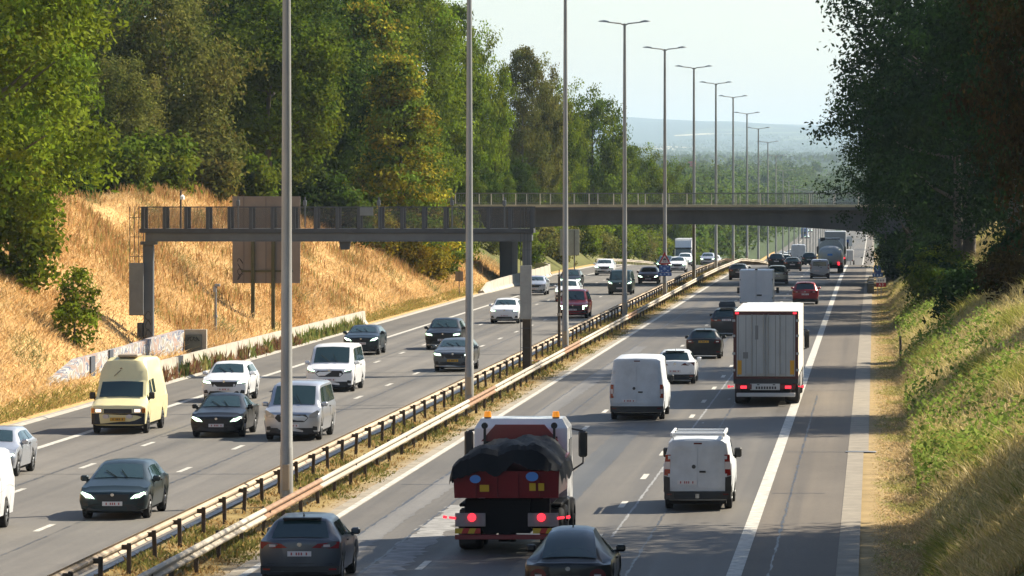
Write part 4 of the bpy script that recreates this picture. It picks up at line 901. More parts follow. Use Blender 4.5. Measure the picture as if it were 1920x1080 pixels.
class Shell:
    """car body lofted along y from rows (y, zt, wt, rt, zb, wb); wheel arches cut into the lower edge"""
    def __init__(s, rows, sill, axles, rw, arch=.06):
        s.rows = sorted(rows); s.Y = [r[0] for r in s.rows]; s.sill, s.ax, s.rw, s.ra = sill, axles, rw, rw + arch
        s.hb = max(r[5] for r in rows)
    def row(s, y): return [float(np.interp(y, s.Y, [r[k] for r in s.rows])) for k in range(1, 6)]
    def zl(s, y):
        for a in s.ax:
            d = abs(y - a)
            if d < s.ra: return max(s.sill, s.rw + math.sqrt(s.ra ** 2 - d * d))
        return s.sill
    def ring(s, y):
        zt, wt, rt, zb, wb = s.row(y); zl = s.zl(y); ws = wb - .03
        zl = min(zl, zb - .14)
        mid = .45 * (zl + .06) + .55 * (zb - .06)
        return [(0, s.sill), (ws - .14, zl), (ws - .02, zl + .05), (wb, mid), (wb - .004, zb - .06), (wb - .03, zb), (wt, zt - rt), (wt - min(.11, wt * .25), zt - rt * .22), (wt * .5, zt), (0, zt + .012)]
    def at(s, y, v, side=1):
        r = s.ring(y); i = min(8, int(v)); f = v - i
        return Vector((side * (r[i][0] + (r[i + 1][0] - r[i][0]) * f), y, r[i][1] + (r[i + 1][1] - r[i][1]) * f))
    def stations(s):
        ys = set(s.Y)
        for a in s.ax:
            for k in (-1.004, -.998, -.9, -.7, -.4, 0, .4, .7, .9, .998, 1.004): ys.add(a + k * s.ra)
        return sorted(y for y in ys if s.Y[0] <= y <= s.Y[-1])
    def mesh(s, m):
        ys = s.stations(); b = MB(); vs = []
        for y in ys:
            r = s.ring(y); vs += [(x, y, z) for x, z in r] + [(-x, y, z) for x, z in r[-2:0:-1]]
        k = 18; n = len(ys)
        b.add(vs, [(k * i + j, k * i + (j + 1) % k, k * i + k + (j + 1) % k, k * i + k + j) for i in range(n - 1) for j in range(k)] + [tuple(range(k)), tuple(range(k * (n - 1), k * n))[::-1]])
        return b.mesh('body', m, 38)
    def top_glass(s, ya, yb, v0=7.05, off=.012, n=8):
        """windscreen or rear window lying on the top faces between ya and yb"""
        ys = sorted({ya, yb} | {y for y in s.Y if min(ya, yb) < y < max(ya, yb)}); b = MB(); vs = []
        for y in ys:
            for i in range(-n, n + 1):
                t = abs(i) / n; p = s.at(y, 9 - t * (9 - v0), 1 if i >= 0 else -1); vs.append(p)
        w = 2 * n + 1
        e1 = vs[-1] - vs[-w]; e2 = vs[w * (len(ys) - 1) + n] - vs[n]; nr = e1.cross(e2).normalized()
        if nr.z < 0: nr = -nr
        vs = [p + nr * off for p in vs]
        return b.add(vs, [(w * j + i, w * j + i + 1, w * j + w + i + 1, w * j + w + i) for j in range(len(ys) - 1) for i in range(w - 1)])
    def side_glass(s, yb0, yb1, yt0, yt1, side, v0=5.12, v1=5.9, off=.012, n=6):
        b = MB(); vs = []
        for j in range(4):
            f = j / 3; v = v0 + (v1 - v0) * f; a, c = yb0 + (yt0 - yb0) * f, yb1 + (yt1 - yb1) * f
            for i in range(n + 1):
                p = s.at(a + (c - a) * i / n, v, side); vs.append(p + Vector((side * off, 0, off * .4)))
        return b.add(vs, [((n + 1) * j + i, (n + 1) * j + i + 1, (n + 1) * (j + 1) + i + 1, (n + 1) * (j + 1) + i) for j in range(3) for i in range(n)])

class Face:
    """decals with real thickness on the front (+1) or rear (-1) face"""
    def __init__(s, sh, end, curve): s.sh, s.end, s.c = sh, end, curve; s.y = sh.Y[-1] if end > 0 else sh.Y[0]
    def fy(s, x): return s.y - s.end * s.c * (abs(x) / s.sh.hb) ** 4
    def decal(s, pts, proud=.012, depth=.12, mb=None, mirror=False, lean=0.0, zref=0):
        out = []
        n = len(pts)
        for i in range(n):
            a, b = Vector(pts[i]), Vector(pts[(i + 1) % n]); k = max(1, int((b - a).length / .12))
            for j in range(k): out.append(a + (b - a) * j / k)
        mb = mb or MB()
        for sg in ((1, -1) if mirror else (1,)):
            f = [(sg * p.x, s.fy(p.x) + s.end * (proud - lean * (p.y - zref)), p.y) for p in out]; g = [(sg * p.x, s.fy(p.x) + s.end * (-depth - lean * (p.y - zref)), p.y) for p in out]
            m = len(out); mb.add(f + g, [tuple(range(m)), tuple(range(m, 2 * m))[::-1]] + [(i, (i + 1) % m, m + (i + 1) % m, m + i) for i in range(m)])
        return mb
WHEELS = {}
def wheel(t, x, y, r, w=.21, rim=None, side=1):
    key = (round(r, 2), round(w, 2))
    if key not in WHEELS:
        b = MB(); n = 20; pr = [(-.5, .62), (-.5, .9), (-.42, .98), (-.3, 1), (.3, 1), (.42, .98), (.5, .9), (.5, .62)]
        vs = [(w * u, r * q * math.cos(2 * math.pi * i / n), r * q * math.sin(2 * math.pi * i / n)) for i in range(n) for u, q in pr]; k = len(pr)
        b.add(vs, [(k * i + j, k * i + j + 1, k * ((i + 1) % n) + j + 1, k * ((i + 1) % n) + j) for i in range(n) for j in range(k - 1)])
        b.cyl((0, 0, 0), 'x', r * .62, w * .5, n)
        c = MB().cyl((w * .42, 0, 0), 'x', r * .16, w * .2, 10)
        for q in range(5):
            a = 2 * math.pi * q / 5; p0 = (w * .36, math.cos(a) * r * .1, math.sin(a) * r * .1); p1 = (w * .36, math.cos(a) * r * .6, math.sin(a) * r * .6)
            c.tube([p0, p1], [r * .10, r * .075], 4)
        for i in range(n):
            pass
        c.cyl((w * .3, 0, 0), 'x', r * .63, w * .08, n)
        WHEELS[key] = (b.mesh('wheel', tyrem, 50), c.mesh('rim', rimm, 30))
    a, c = WHEELS[key]
    o = link('wheel', a, None, t); o.location = (x, y, r); o.scale.x = side
    q = link('rim', c, None, o)
    if rim is not None and rim != rimm: q.material_slots[0].link = 'OBJECT'; q.material_slots[0].material = rim
    return o
def nose_rows(L2, hb, zt, zb, wt, rt, c, dz=(.10, .05, .02, .008, 0, 0)):
    """rows that round the plan view of an end at |y| = L2 (returned with positive y)"""
    out = []
    for k, t in enumerate((.45, .62, .76, .88, .965, 1.0)):
        y = L2 - (c * t ** 4 if k < 5 else c * 1.25); out.append((y, zt - dz[k], min(wt, t * hb - .05), rt, zb - dz[k], t * hb))
    return out
CARK = {  # kind: lead, cowl(dy,z), roof front dy, roof rear dy, rear glass foot dy, tail z, belt front/rear, roof half width cut
    'hatch': dict(lead=.74, cowl=(1.08, 1.0), rf=1.9, rr=.62, gf=.16, tail=1.02, belt=(.90, 1.0), cut=.27, sill=.22, r=.31, fa=.82, ra=.72),
    'suv': dict(lead=.92, cowl=(1.12, 1.12), rf=1.85, rr=.52, gf=.14, tail=1.06, belt=(1.02, 1.10), cut=.24, sill=.27, r=.345, fa=.85, ra=.82),
    'sedan': dict(lead=.74, cowl=(1.38, .98), rf=2.2, rr=1.55, gf=.72, tail=1.02, belt=(.90, .99), cut=.28, sill=.2, r=.325, fa=.82, ra=.98),
    'estate': dict(lead=.76, cowl=(1.25, .98), rf=2.1, rr=.55, gf=.12, tail=.98, belt=(.90, .98), cut=.26, sill=.21, r=.32, fa=.85, ra=.95),
    'beetle': dict(lead=.70, cowl=(1.15, .98), rf=1.9, rr=1.55, gf=.42, tail=.86, belt=(.86, .88), cut=.36, sill=.2, r=.33, fa=.8, ra=.75),
    'mpv': dict(lead=1.0, cowl=(.72, 1.16), rf=1.55, rr=.16, gf=.06, tail=1.12, belt=(1.10, 1.14), cut=.17, sill=.26, r=.33, fa=.86, ra=.95),
    'van': dict(lead=1.05, cowl=(.72, 1.24), rf=1.62, rr=.12, gf=None, tail=None, belt=(1.2, 1.3), cut=.15, sill=.28, r=.34, fa=.9, ra=1.05),
}
def plate(fc, z, m, t, x=0, w=.26, h=.055, proud=.03, txt=pl_r):
    p = fc.decal([(x - w, z - h), (x + w, z - h), (x + w, z + h), (x - w, z + h)], proud, .06).build('number_plate', m, t, 0)
    b = MB(); q = x - w * .72
    for k in range(7):
        if k not in (1, 5): fc.decal([(q, z - h * .55), (q + w * .12, z - h * .55), (q + w * .12, z + h * .55), (q, z + h * .55)], proud + .003, .002, b)
        q += w * .21
    b.build('plate_marks', txt, p, 0); return p
def base_vehicle(name, label, cat, kind, L, Wd, H, paint, X, D, face, group=None, rz=0.0, hbump=0, roof_split=None):
    """D = distance of the end that faces the camera; face +1 seen from behind, -1 oncoming"""
    K = dict(CARK[kind]); hb = Wd / 2; L2 = L / 2
    d = D + L2; z = float(road_z(d)) + .022
    t = thing(name, label, cat, (X, d, z), (0 if face > 0 else math.pi) + rz, group)
    c = .2; wr = hb - K['cut']; lead = K['lead']
    rows = [r for r in nose_rows(L2, hb, lead, lead - .07, hb - .14, .04, c)]
    cy_, cz = L2 - K['cowl'][0], K['cowl'][1]
    rows += [(L2 - .45 if K['cowl'][0] > .8 else L2 - .4, lead + (cz - lead) * .45, hb - .13, .05, lead + (K['belt'][0] - lead) * .5, hb)]
    rows += [(cy_ + .03, cz, hb - .12, .05, K['belt'][0], hb)]
    yr = L2 - K['rf']; fz = H - .05
    rows += [((cy_ + yr) / 2, cz + (fz - cz) * .53, (hb - .12 + wr) / 2, .07, K['belt'][0] + .01, hb), (yr + .06, fz - .03, wr, .09, K['belt'][0] + .02, hb), (yr - .18, H - .012, wr + .005, .10, K['belt'][0] + .03, hb), (-.1 * L2, H, wr + .01, .10, (K['belt'][0] + K['belt'][1]) / 2, hb)]
    rr = -L2 + K['rr']
    if kind == 'van':
        rows += [(-L2 + .5, H - .01, wr + .01, .10, K['belt'][1], hb)] + [(-y, zt, wt, .09, zb, wb) for y, zt, wt, _, zb, wb in nose_rows(L2, hb, H - .03, K['belt'][1], wr, .09, .09, (.07, .04, .02, .01, 0, 0))]
    else:
        gf = -L2 + K['gf']; tz = K['tail']
        if kind == 'beetle':
            for f, q in ((.0, 1.0), (.3, .9), (.62, .6), (1.0, 0)): rows.append((rr + (gf - rr) * f, tz + .05 + (H - .03 - tz - .05) * q, wr + (hb - .17 - wr) * f * .75, .1, K['belt'][1], hb))
        else:
            rows += [(rr, H - .035, wr, .09, K['belt'][1], hb), (rr - .06, H - .07, wr, .08, K['belt'][1], hb)]
        if kind == 'sedan': rows += [(gf, tz + .03, hb - .17, .05, K['belt'][1], hb), (gf - .1, tz + .015, hb - .14, .05, K['belt'][1], hb)]
        rows += [(-y, zt, wt, .05, zb, wb) for y, zt, wt, _, zb, wb in nose_rows(L2, hb, tz, min(tz - .05, K['belt'][1]), hb - .15, .05, min(.16, max(.05, K['gf'] * .9)), (.05, .03, .015, .006, 0, 0))]
    if kind == 'beetle': rows = [(y, a, b, .2 if a > 1.2 else c_, d_, e_) for y, a, b, c_, d_, e_ in rows]
    sh = Shell(rows, K['sill'], (L2 - K['fa'], -L2 + K['ra']), K['r'])
    link('body', sh.mesh(paint), None, t)
    MB().box(-hb + .16, hb - .16, -L2 + .18, L2 - .2, .17, .55).build('underbody', under, t, 0)
    for a in sh.ax:
        for sg in (1, -1): wheel(t, sg * (hb - .125), a, K['r'], .21, rimm, sg)
    ws = sh.top_glass(cy_ - .03, yr + .10).build('windscreen', glass, t, 60)
    wv = MB()
    for q in (-.45, .15): wv.tube([sh.at(cy_ - .02, 8.4 if q < 0 else 8.9, -1 if q < 0 else 1) + Vector((0, .02, .02)), sh.at(cy_ - .36, 8.9 if q < 0 else 7.9, -1 if q < 0 else 1) + Vector((0, .03, .03))], .012, 4)
    wv.build('wiper', plast, ws, 0)
    for sg in (1, -1):   # mirrors
        p = sh.at(cy_ - .32, 5.1, sg); MB().box(min(p.x, p.x + sg * .2) , max(p.x, p.x + sg * .2), cy_ - .42, cy_ - .26, p.z + .0, p.z + (.15 if kind != 'van' else .26), .035).box(p.x - .06, p.x + .06, cy_ - .38, cy_ - .32, p.z - .03, p.z + .05).build('mirror', paint if kind not in ('van',) else plast, t, 30)
    return t, sh, K, (cy_, yr, rr)
def side_windows(t, sh, K, geo, kind):
    cy_, yr, rr = geo; L2 = sh.Y[-1]
    for sg in (1, -1):
        if kind == 'van':
            sh.side_glass(yr - .55, cy_ - .25, yr - .55, yr + .0, sg).build('side_window', glass, t, 60)
        else:
            mid = (yr + rr) / 2 - .05
            sh.side_glass(mid + .04, cy_ - .28, mid + .04, yr + .02, sg).build('side_window', glass, t, 60)
            e = rr if kind != 'sedan' else rr - .35
            sh.side_glass(e + .12 if kind != 'sedan' else e + .05, mid - .04, rr + .25, mid - .04, sg).build('side_window', glass, t, 60)
            # door seams and handle
            b = MB()
            for y in (mid, cy_ - .2): b.add([sh.at(y - .008, v, sg) + Vector((sg * .003, 0, 0)) for v in (2.4, 3, 4, 5)] + [sh.at(y + .008, v, sg) + Vector((sg * .003, 0, 0)) for v in (5, 4, 3, 2.4)], [tuple(range(8))])
            b.build('door_seam', seam, t, 0)
            p = sh.at(mid + .16, 4.0, sg); MB().box(min(p.x, p.x + sg * .03), max(p.x, p.x + sg * .03), p.y - .09, p.y + .09, p.z - .02, p.z + .015).build('door_handle', MATS['black_plastic'], t, 0)
def front_fascia(t, sh, K, paint, style, pm=pl_w, lamp=drl, grille_m=plast):
    f = Face(sh, 1, .2); hb = sh.hb; l = K['lead']; s = style
    # lower intake, bumper lip, plate
    if s == 'slim':    # electric car: closed nose, thin lower mouth
        f.decal([(-.6 * hb, .30), (.6 * hb, .30), (.5 * hb, .44), (-.5 * hb, .44)], .012).build('grille', plast, t, 0)
        f.decal([(-.9 * hb, .2), (.9 * hb, .2), (.86 * hb, .27), (-.86 * hb, .27)], .03).build('bumper_lip', plast, t, 0)
        hl = f.decal([(.5 * hb, l - .17), (.93 * hb, l - .16), (.93 * hb, l - .05), (.62 * hb, l - .06)], .01, mirror=False)
        light_pts = [(.5 * hb, l - .17), (.93 * hb, l - .16), (.93 * hb, l - .05), (.62 * hb, l - .06)]; dl = [(.6 * hb, l - .14), (.92 * hb, l - .13), (.92 * hb, l - .075), (.66 * hb, l - .08)]
        pz = .5
    elif s == 'slant':
        f.decal([(-.42 * hb, l - .26), (.42 * hb, l - .26), (.5 * hb, l - .08), (-.5 * hb, l - .08)], .008).build('grille', grille_m, t, 0)
        f.decal([(-.82 * hb, .24), (.82 * hb, .24), (.6 * hb, .40), (-.6 * hb, .40)], .014).build('lower_grille', plast, t, 0)
        light_pts = [(.5 * hb, l - .2), (.78 * hb, l - .2), (.96 * hb, l - .05), (.95 * hb, l + .0), (.62 * hb, l - .08)]; dl = [(.53 * hb, l - .19), (.78 * hb, l - .16), (.94 * hb, l - .05), (.9 * hb, l - .02), (.64 * hb, l - .1)]
        pz = l - .32
    elif s == 'suv':
        f.decal([(-.5 * hb, l - .3), (.5 * hb, l - .3), (.58 * hb, l - .1), (-.58 * hb, l - .1)], .008).build('grille', grille_m, t, 0)
        f.decal([(-.7 * hb, .32), (.7 * hb, .32), (.62 * hb, .45), (-.62 * hb, .45)], .014).build('lower_grille', plast, t, 0)
        f.decal([(-.9 * hb, .24), (.9 * hb, .24), (.86 * hb, .31), (-.86 * hb, .31)], .03).build('skid_plate', MATS['alloy_rim'], t, 0)
        light_pts = [(.55 * hb, l - .2), (.95 * hb, l - .18), (.96 * hb, l - .03), (.6 * hb, l - .08)]; dl = [(.6 * hb, l - .17), (.93 * hb, l - .13), (.95 * hb, l - .06), (.62 * hb, l - .1)]
        pz = l - .40
    elif s == 'pickup':
        f.decal([(-.6 * hb, l - .42), (.6 * hb, l - .42), (.62 * hb, l - .1), (-.62 * hb, l - .1)], .02).build('grille', plast, t, 0)
        b = MB(); f.decal([(-.58 * hb, l - .27), (.58 * hb, l - .27), (.58 * hb, l - .22), (-.58 * hb, l - .22)], .03, mb=b); b.build('grille_bar', MATS['dark_rim'], t, 0)
        f.decal([(-.95 * hb, .36), (.95 * hb, .36), (.95 * hb, .52), (-.95 * hb, .52)], .05).build('bumper', plast, t, 0)
        light_pts = [(.64 * hb, l - .36), (.96 * hb, l - .32), (.96 * hb, l - .06), (.64 * hb, l - .08)]; dl = [(.66 * hb, l - .34), (.75 * hb, l - .34), (.75 * hb, l - .16), (.95 * hb, l - .14), (.95 * hb, l - .08), (.66 * hb, l - .1)]
        pz = .56
    elif s == 'van':
        f.decal([(-.45 * hb, l - .36), (.45 * hb, l - .36), (.6 * hb, l - .22), (.5 * hb, l - .1), (-.5 * hb, l - .1), (-.6 * hb, l - .22)], .01).build('grille', grille_m, t, 0)
        f.decal([(-.8 * hb, .28), (.8 * hb, .28), (.72 * hb, .44), (-.72 * hb, .44)], .014).build('lower_grille', plast, t, 0)
        f.decal([(-.94 * hb, .22), (.94 * hb, .22), (.92 * hb, .29), (-.92 * hb, .29)], .03).build('bumper_lip', plast, t, 0)
        light_pts = [(.62 * hb, l - .22), (.9 * hb, l - .2), (.97 * hb, l + .02), (.9 * hb, l + .04), (.64 * hb, l - .1)]; dl = [(.64 * hb, l - .13), (.9 * hb, l - .06), (.95 * hb, l + .01), (.9 * hb, l + .02), (.64 * hb, l - .1)]
        pz = l - .48
    for sg in (1, -1):
        h = f.decal([(sg * x, z) for x, z in light_pts], .012).build('headlight', lensm, t, 20)
        if lamp: f.decal([(sg * x, z) for x, z in dl], .018, .03).build('daytime_light', lamp, h, 0)
        fo = f.decal([(sg * x, z) for x, z in ((.7 * hb, .36), (.9 * hb, .36), (.9 * hb, .48), (.76 * hb, .5))], .01)
        fo.build('fog_lamp_recess', plast, t, 0)
    if pm: plate(f, pz, pm, t, txt=pl_k if pm == pl_y else pl_r)
    f.decal([(.05 * math.cos(a), l - .09 + .04 * math.sin(a)) for a in np.linspace(0, 6.28, 11)[:-1]], .03, .04).build('badge', chrome, t, 0)
    return f
def rear_fascia(t, sh, K, style, geo, tl=tail, pm=pl_w, pz=None, kind='hatch', bumper=plast, lit=None):
    c = min(.16, max(.05, (K['gf'] or .09) * .9)) if K['gf'] is not None else .09
    f = Face(sh, -1, c); hb = sh.hb; tz = K['tail']
    gf = sh.Y[0] + K['gf']
    rr = geo[2]
    sh.top_glass(gf + .02, rr - .09, v0=7.0, off=.014).build('rear_window', glass, t, 60)
    f.decal([(-.96 * hb, .24), (.96 * hb, .24), (.97 * hb, .42), (-.97 * hb, .42)], .03, .2).build('bumper', bumper, t, 20)
    f.decal([(-.7 * hb, .22), (.7 * hb, .22), (.7 * hb, .3), (-.7 * hb, .3)], .045, .2).build('diffuser', plast, t, 0)
    if style == 'wide': pts = [(.3 * hb, tz - .2), (.95 * hb, tz - .22), (.97 * hb, tz - .07), (.45 * hb, tz - .11)]
    elif style == 'tall': pts = [(.72 * hb, tz - .42), (.95 * hb, tz - .38), (.96 * hb, tz - .04), (.78 * hb, tz - .06)]
    elif style == 'round': pts = [(.68 * hb + .17 * math.cos(a), tz - .27 + .14 * math.sin(a)) for a in np.linspace(0, 6.28, 17)[:-1]]
    else: pts = [(.55 * hb, tz - .24), (.95 * hb, tz - .24), (.96 * hb, tz - .05), (.66 * hb, tz - .07)]
    for sg in (1, -1):
        h = f.decal([(sg * x, z) for x, z in pts], .014).build('tail_light', tl, t, 20)
        cx = sum(p[0] for p in pts) / len(pts); cz = sum(p[1] for p in pts) / len(pts)
        f.decal([(sg * (cx - .07), cz - .03), (sg * (cx + .07), cz - .03), (sg * (cx + .07), cz + .02), (sg * (cx - .07), cz + .02)], .02, .01).build('reversing_lens', lit or clearl, h, 0)
        f.decal([(sg * .72 * hb, .33), (sg * .9 * hb, .33), (sg * .9 * hb, .37), (sg * .72 * hb, .37)], .036, .02).build('reflector', tail, t, 0)
    if pm: plate(f, pz or (tz - .33), pm, t, txt=pl_k if pm == pl_y else pl_r)
    # tailgate shut line, wiper, high brake light
    b = MB()
    for z in (.47,): f.decal([(-.8 * hb, z), (.8 * hb, z), (.8 * hb, z + .012), (-.8 * hb, z + .012)], .004, .01, b)
    b.build('tailgate_seam', seam, t, 0)
    f.decal([(.055 * math.cos(a), tz - .13 + .045 * math.sin(a)) for a in np.linspace(0, 6.28, 11)[:-1]], .014, .04).build('badge', chrome, t, 0)
    y = rr - .02; hz = sh.row(y)[0]
    if kind in ('hatch', 'suv', 'estate'): MB().box(-.42, .42, y - .16, y + .1, hz - .02, hz + .022, .015).build('roof_spoiler', plast, t, 0)
    MB().hull([(-.02, y + .35, hz + .02), (.02, y + .35, hz + .02), (-.015, y + .2, hz + .02), (.015, y + .2, hz + .02), (0, y + .2, hz + .13)]).build('aerial', plast, t, 0)
    return f
def auto(name, label, px, py, kind, paint, L, Wd, H, face, group=None, cat='car', D=None, rim=None, **k):
    """px = photo pixel of the middle of the near end, py = photo row of its tyre contact"""
    Dc = D if D is not None else 8.8 * F / (py - 343.0)
    X = (px - 1640) * Dc / F; K = CARK[kind]
    end = Dc - (K['fa'] - K['r'] * .5 if face < 0 else K['ra'] - K['r'] * .5)
    t, sh, K, geo = base_vehicle(name, label, cat, kind, L, Wd, H, paint, X, end, face, group)
    side_windows(t, sh, K, geo, kind)
    if kind == 'beetle': pass
    if face < 0: front_fascia(t, sh, K, paint, k.get('front', 'slant'), k.get('plate', pl_w), k.get('lamp', drl), k.get('grille', plast))
    elif kind != 'van': rear_fascia(t, sh, K, k.get('rear', 'std'), geo, k.get('tl', tail), k.get('plate', pl_w), k.get('pz'), kind, k.get('bumper', plast), k.get('lit'))
    if k.get('rails'):
        for sg in (1, -1):
            p = [sh.at(y, 6.6, sg) + Vector((0, 0, .04)) for y in np.linspace(geo[2] + .15, geo[1] - .25, 5)]; MB().tube(p, .018, 5).build('roof_rail', chrome, t)
    return t, sh, K, geo
# ---------------------------------------------------------------- oncoming traffic (left carriageway)
auto('hatchback_car', 'dark blue-green hatchback with lit headlamps, the closest whole car coming towards the camera', 218, 973, 'hatch', P_teal, 4.2, 1.79, 1.44, -1)
auto('suv_car', 'white compact SUV in the slow lane behind the black saloon', 424, 754, 'suv', P_white, 4.3, 1.8, 1.57, -1, front='suv')
auto('saloon_car', 'glossy black saloon with bright slanted headlamps between the cream van and the silver van', 410, 820, 'sedan', P_black, 4.7, 1.82, 1.44, -1)
auto('passenger_van', 'silver passenger van behind the nearest lamp pole', 551, 826, 'mpv', P_silver, 5.1, 1.92, 1.93, -1, cat='van', front='van', lamp=None)
auto('passenger_van', 'white passenger van with a large dark grille and slanted lamps', 621, 735, 'mpv', P_white, 5.0, 1.99, 1.96, -1, cat='van', front='van')
auto('hatchback_car', 'dark blue car with lit lamps in the slow lane behind the white passenger van', 679, 666, 'suv', P_navy, 4.4, 1.82, 1.48, -1, front='slant')
auto('suv_car', 'black SUV with lit lamps partly hidden by the grey-blue crossover with a yellow plate', 832, 656, 'suv', P_black, 4.6, 1.88, 1.62, -1, front='suv')
auto('crossover_car', 'grey-blue crossover with a yellow number plate beside the second lamp pole', 851, 697, 'suv', P_grey, 4.4, 1.84, 1.5, -1, front='suv', plate=pl_y)
auto('electric_car', 'white car with a smooth closed nose left of the gantry foot', 947, 607, 'suv', P_white, 4.3, 1.84, 1.55, -1, front='slim')
auto('estate_car', 'silver car half hidden behind the pale gantry panel', 1003, 554, 'suv', P_silver, 4.5, 1.82, 1.5, -1, front='suv', lamp=None)
auto('suv_car', 'black SUV behind the third lamp pole, farther than the white one', 1069, 543, 'suv', P_black, 4.6, 1.86, 1.62, -1, front='suv')
auto('suv_car', 'white car hidden behind the red pickup and the third lamp pole', 1064, 566, 'suv', P_white, 4.5, 1.84, 1.6, -1, front='suv')
auto('pickup_truck', 'red pickup truck with a black grille behind the third lamp pole', 1075, 597, 'suv', P_red, 5.2, 1.94, 1.84, -1, cat='pickup', front='pickup')
auto('suv_car', 'white SUV in the slow lane left of the fourth lamp pole', 1133, 515, 'suv', P_white, 4.5, 1.86, 1.56, -1, front='suv')
auto('passenger_van', 'dark green passenger van behind the fourth lamp pole', 1163, 553, 'mpv', P_green, 5.0, 1.92, 1.92, -1, cat='van', front='van')
auto('saloon_car', 'dark red car with lit lamps in the fast lane left of the triangular sign', 1216, 532, 'hatch', P_dred, 4.4, 1.86, 1.44, -1)
auto('hatchback_car', 'dark car half hidden by the triangular warning sign', 1247, 502, 'hatch', P_green, 4.2, 1.8, 1.46, -1)
auto('suv_car', 'white SUV just right of the triangular warning sign', 1270, 508, 'suv', P_white, 4.4, 1.84, 1.56, -1, front='suv')
auto('hatchback_car', 'white car directly in front of the white lorry', 1284, 0, 'hatch', P_white, 4.2, 1.8, 1.46, -1, D=535)
auto('suv_car', 'pale green-silver SUV with bright lamps right of the white lorry', 1327, 0, 'suv', P_silver, 4.4, 1.84, 1.56, -1, D=610, front='suv')
auto('hatchback_car', 'white car mostly hidden by the lamp pole right of the pale SUV', 1339, 0, 'hatch', P_white, 4.2, 1.8, 1.5, -1, D=648)
def cream_van():
    Dc = 170.0; X = at(227, Dc)
    t, sh, K, geo = None, None, None, None
    L, Wd, H = 5.4, 1.95, 2.62; hb = Wd / 2; L2 = L / 2
    d = Dc - .75 + L2; t = thing('camper_van', 'cream yellow high-roofed old van with a yellow plate in the slow lane', 'van', (X, d, .022), math.pi)
    rows = nose_rows(L2, hb, 1.02, .95, hb - .12, .04, .16, (.1, .05, .02, 0, 0, 0))
    rows += [(L2 - .55, 1.16, hb - .1, .04, 1.08, hb), (L2 - .72, 1.22, hb - .09, .05, 1.14, hb), (L2 - 1.2, 1.80, hb - .14, .07, 1.16, hb), (L2 - 1.28, 1.88, hb - .12, .07, 1.17, hb), (L2 - 1.42, 2.2, hb - .15, .09, 1.18, hb), (L2 - 1.66, 2.52, hb - .24, .14, 1.2, hb), (L2 - 2.1, H, hb - .26, .16, 1.2, hb), (0, H + .01, hb - .26, .16, 1.22, hb)]
    rows += [(-y, zt, wt, .16, zb, wb) for y, zt, wt, _, zb, wb in nose_rows(L2, hb, H - .06, 1.22, hb - .27, .1, .08, (.1, .06, .03, .01, 0, 0))]
    sh = Shell(rows, .3, (L2 - .85, -L2 + 1.1), .33); link('body', sh.mesh(P_cream), None, t)
    MB().box(-hb + .15, hb - .15, -L2 + .2, L2 - .2, .2, .6).build('underbody', under, t, 0)
    for a in sh.ax:
        for sg in (1, -1): wheel(t, sg * (hb - .12), a, .33, .2, MATS['dark_rim'], sg)
    sh.top_glass(L2 - .76, L2 - 1.19, 7.02, .012).build('windscreen', glass, t, 60)
    for sg in (1, -1):
        sh.side_glass(L2 - 2.0, L2 - 1.0, L2 - 2.0, L2 - 1.4, sg, 5.1, 5.52).build('side_window', glass, t, 60)
        sh.side_glass(L2 - 2.75, L2 - 2.25, L2 - 2.75, L2 - 2.25, sg, 5.12, 5.5).build('side_window', glass, t, 60)
        p = sh.at(L2 - 1.0, 5.05, sg); MB().box(min(p.x, p.x + sg * .2), max(p.x, p.x + sg * .2), p.y - .05, p.y + .06, p.z + .02, p.z + .26, .03).box(p.x - .04, p.x + .04, p.y - .02, p.y + .02, p.z - .02, p.z + .1).build('mirror', plast, t, 30)
        b = MB()
        for v in (4.0, 5.3): b.add([sh.at(y, v - .02, sg) + Vector((sg * .004, 0, 0)) for y in np.linspace(L2 - 2.2, -L2 + .3, 6)] + [sh.at(y, v + .02, sg) + Vector((sg * .004, 0, 0)) for y in np.linspace(-L2 + .3, L2 - 2.2, 6)], [tuple(range(12))])
        b.build('side_moulding', mat('cream_trim', (.5, .44, .25), .6), t, 0)
    f = Face(sh, 1, .16)
    f.decal([(-.95 * hb, .34), (.95 * hb, .34), (.95 * hb, .72), (-.95 * hb, .72)], .05).build('bumper', plast, t, 0)
    f.decal([(-.5 * hb, .73), (.5 * hb, .73), (.5 * hb, .88), (-.5 * hb, .88)], .02).build('grille', plast, t, 0)
    for sg in (1, -1):
        h = f.decal([(sg * x, z) for x, z in ((.55 * hb, .74), (.84 * hb, .74), (.84 * hb, .9), (.55 * hb, .9))], .03).build('headlight', lensm, t, 0)
        f.decal([(sg * x, z) for x, z in ((.6 * hb, .77), (.8 * hb, .77), (.8 * hb, .87), (.6 * hb, .87))], .035, .02).build('lamp', warmlamp, h, 0)
        f.decal([(sg * x, z) for x, z in ((.85 * hb, .74), (.97 * hb, .74), (.97 * hb, .9), (.85 * hb, .9))], .03).build('indicator', amber, t, 0)
        f.decal([(sg * .42 * hb + .11 * math.cos(a), .62 + .075 * math.sin(a)) for a in np.linspace(0, 6.28, 13)[:-1]], .1, .06).build('fog_lamp', clearl, t, 0)
    plate(f, .52, pl_y, t, 0, .26, .06, .07, pl_k)
    MB().box(-.42, .28, -.2, .9, H, H + .1, .03).build('roof_hatch', mat('hatch_plastic', (.35, .28, .2), .6), t, 20)
    y = L2 - 1.5; MB().cyl((.1, y + .02, 2.22), 'y', .05, .1, 8).tube([(.1, y + .1, 2.2), (.32, y + .22, 1.98)], .012, 4).build('roof_lamp_bracket', mat('bracket_brown', (.2, .14, .08), .6), t)
cream_van()
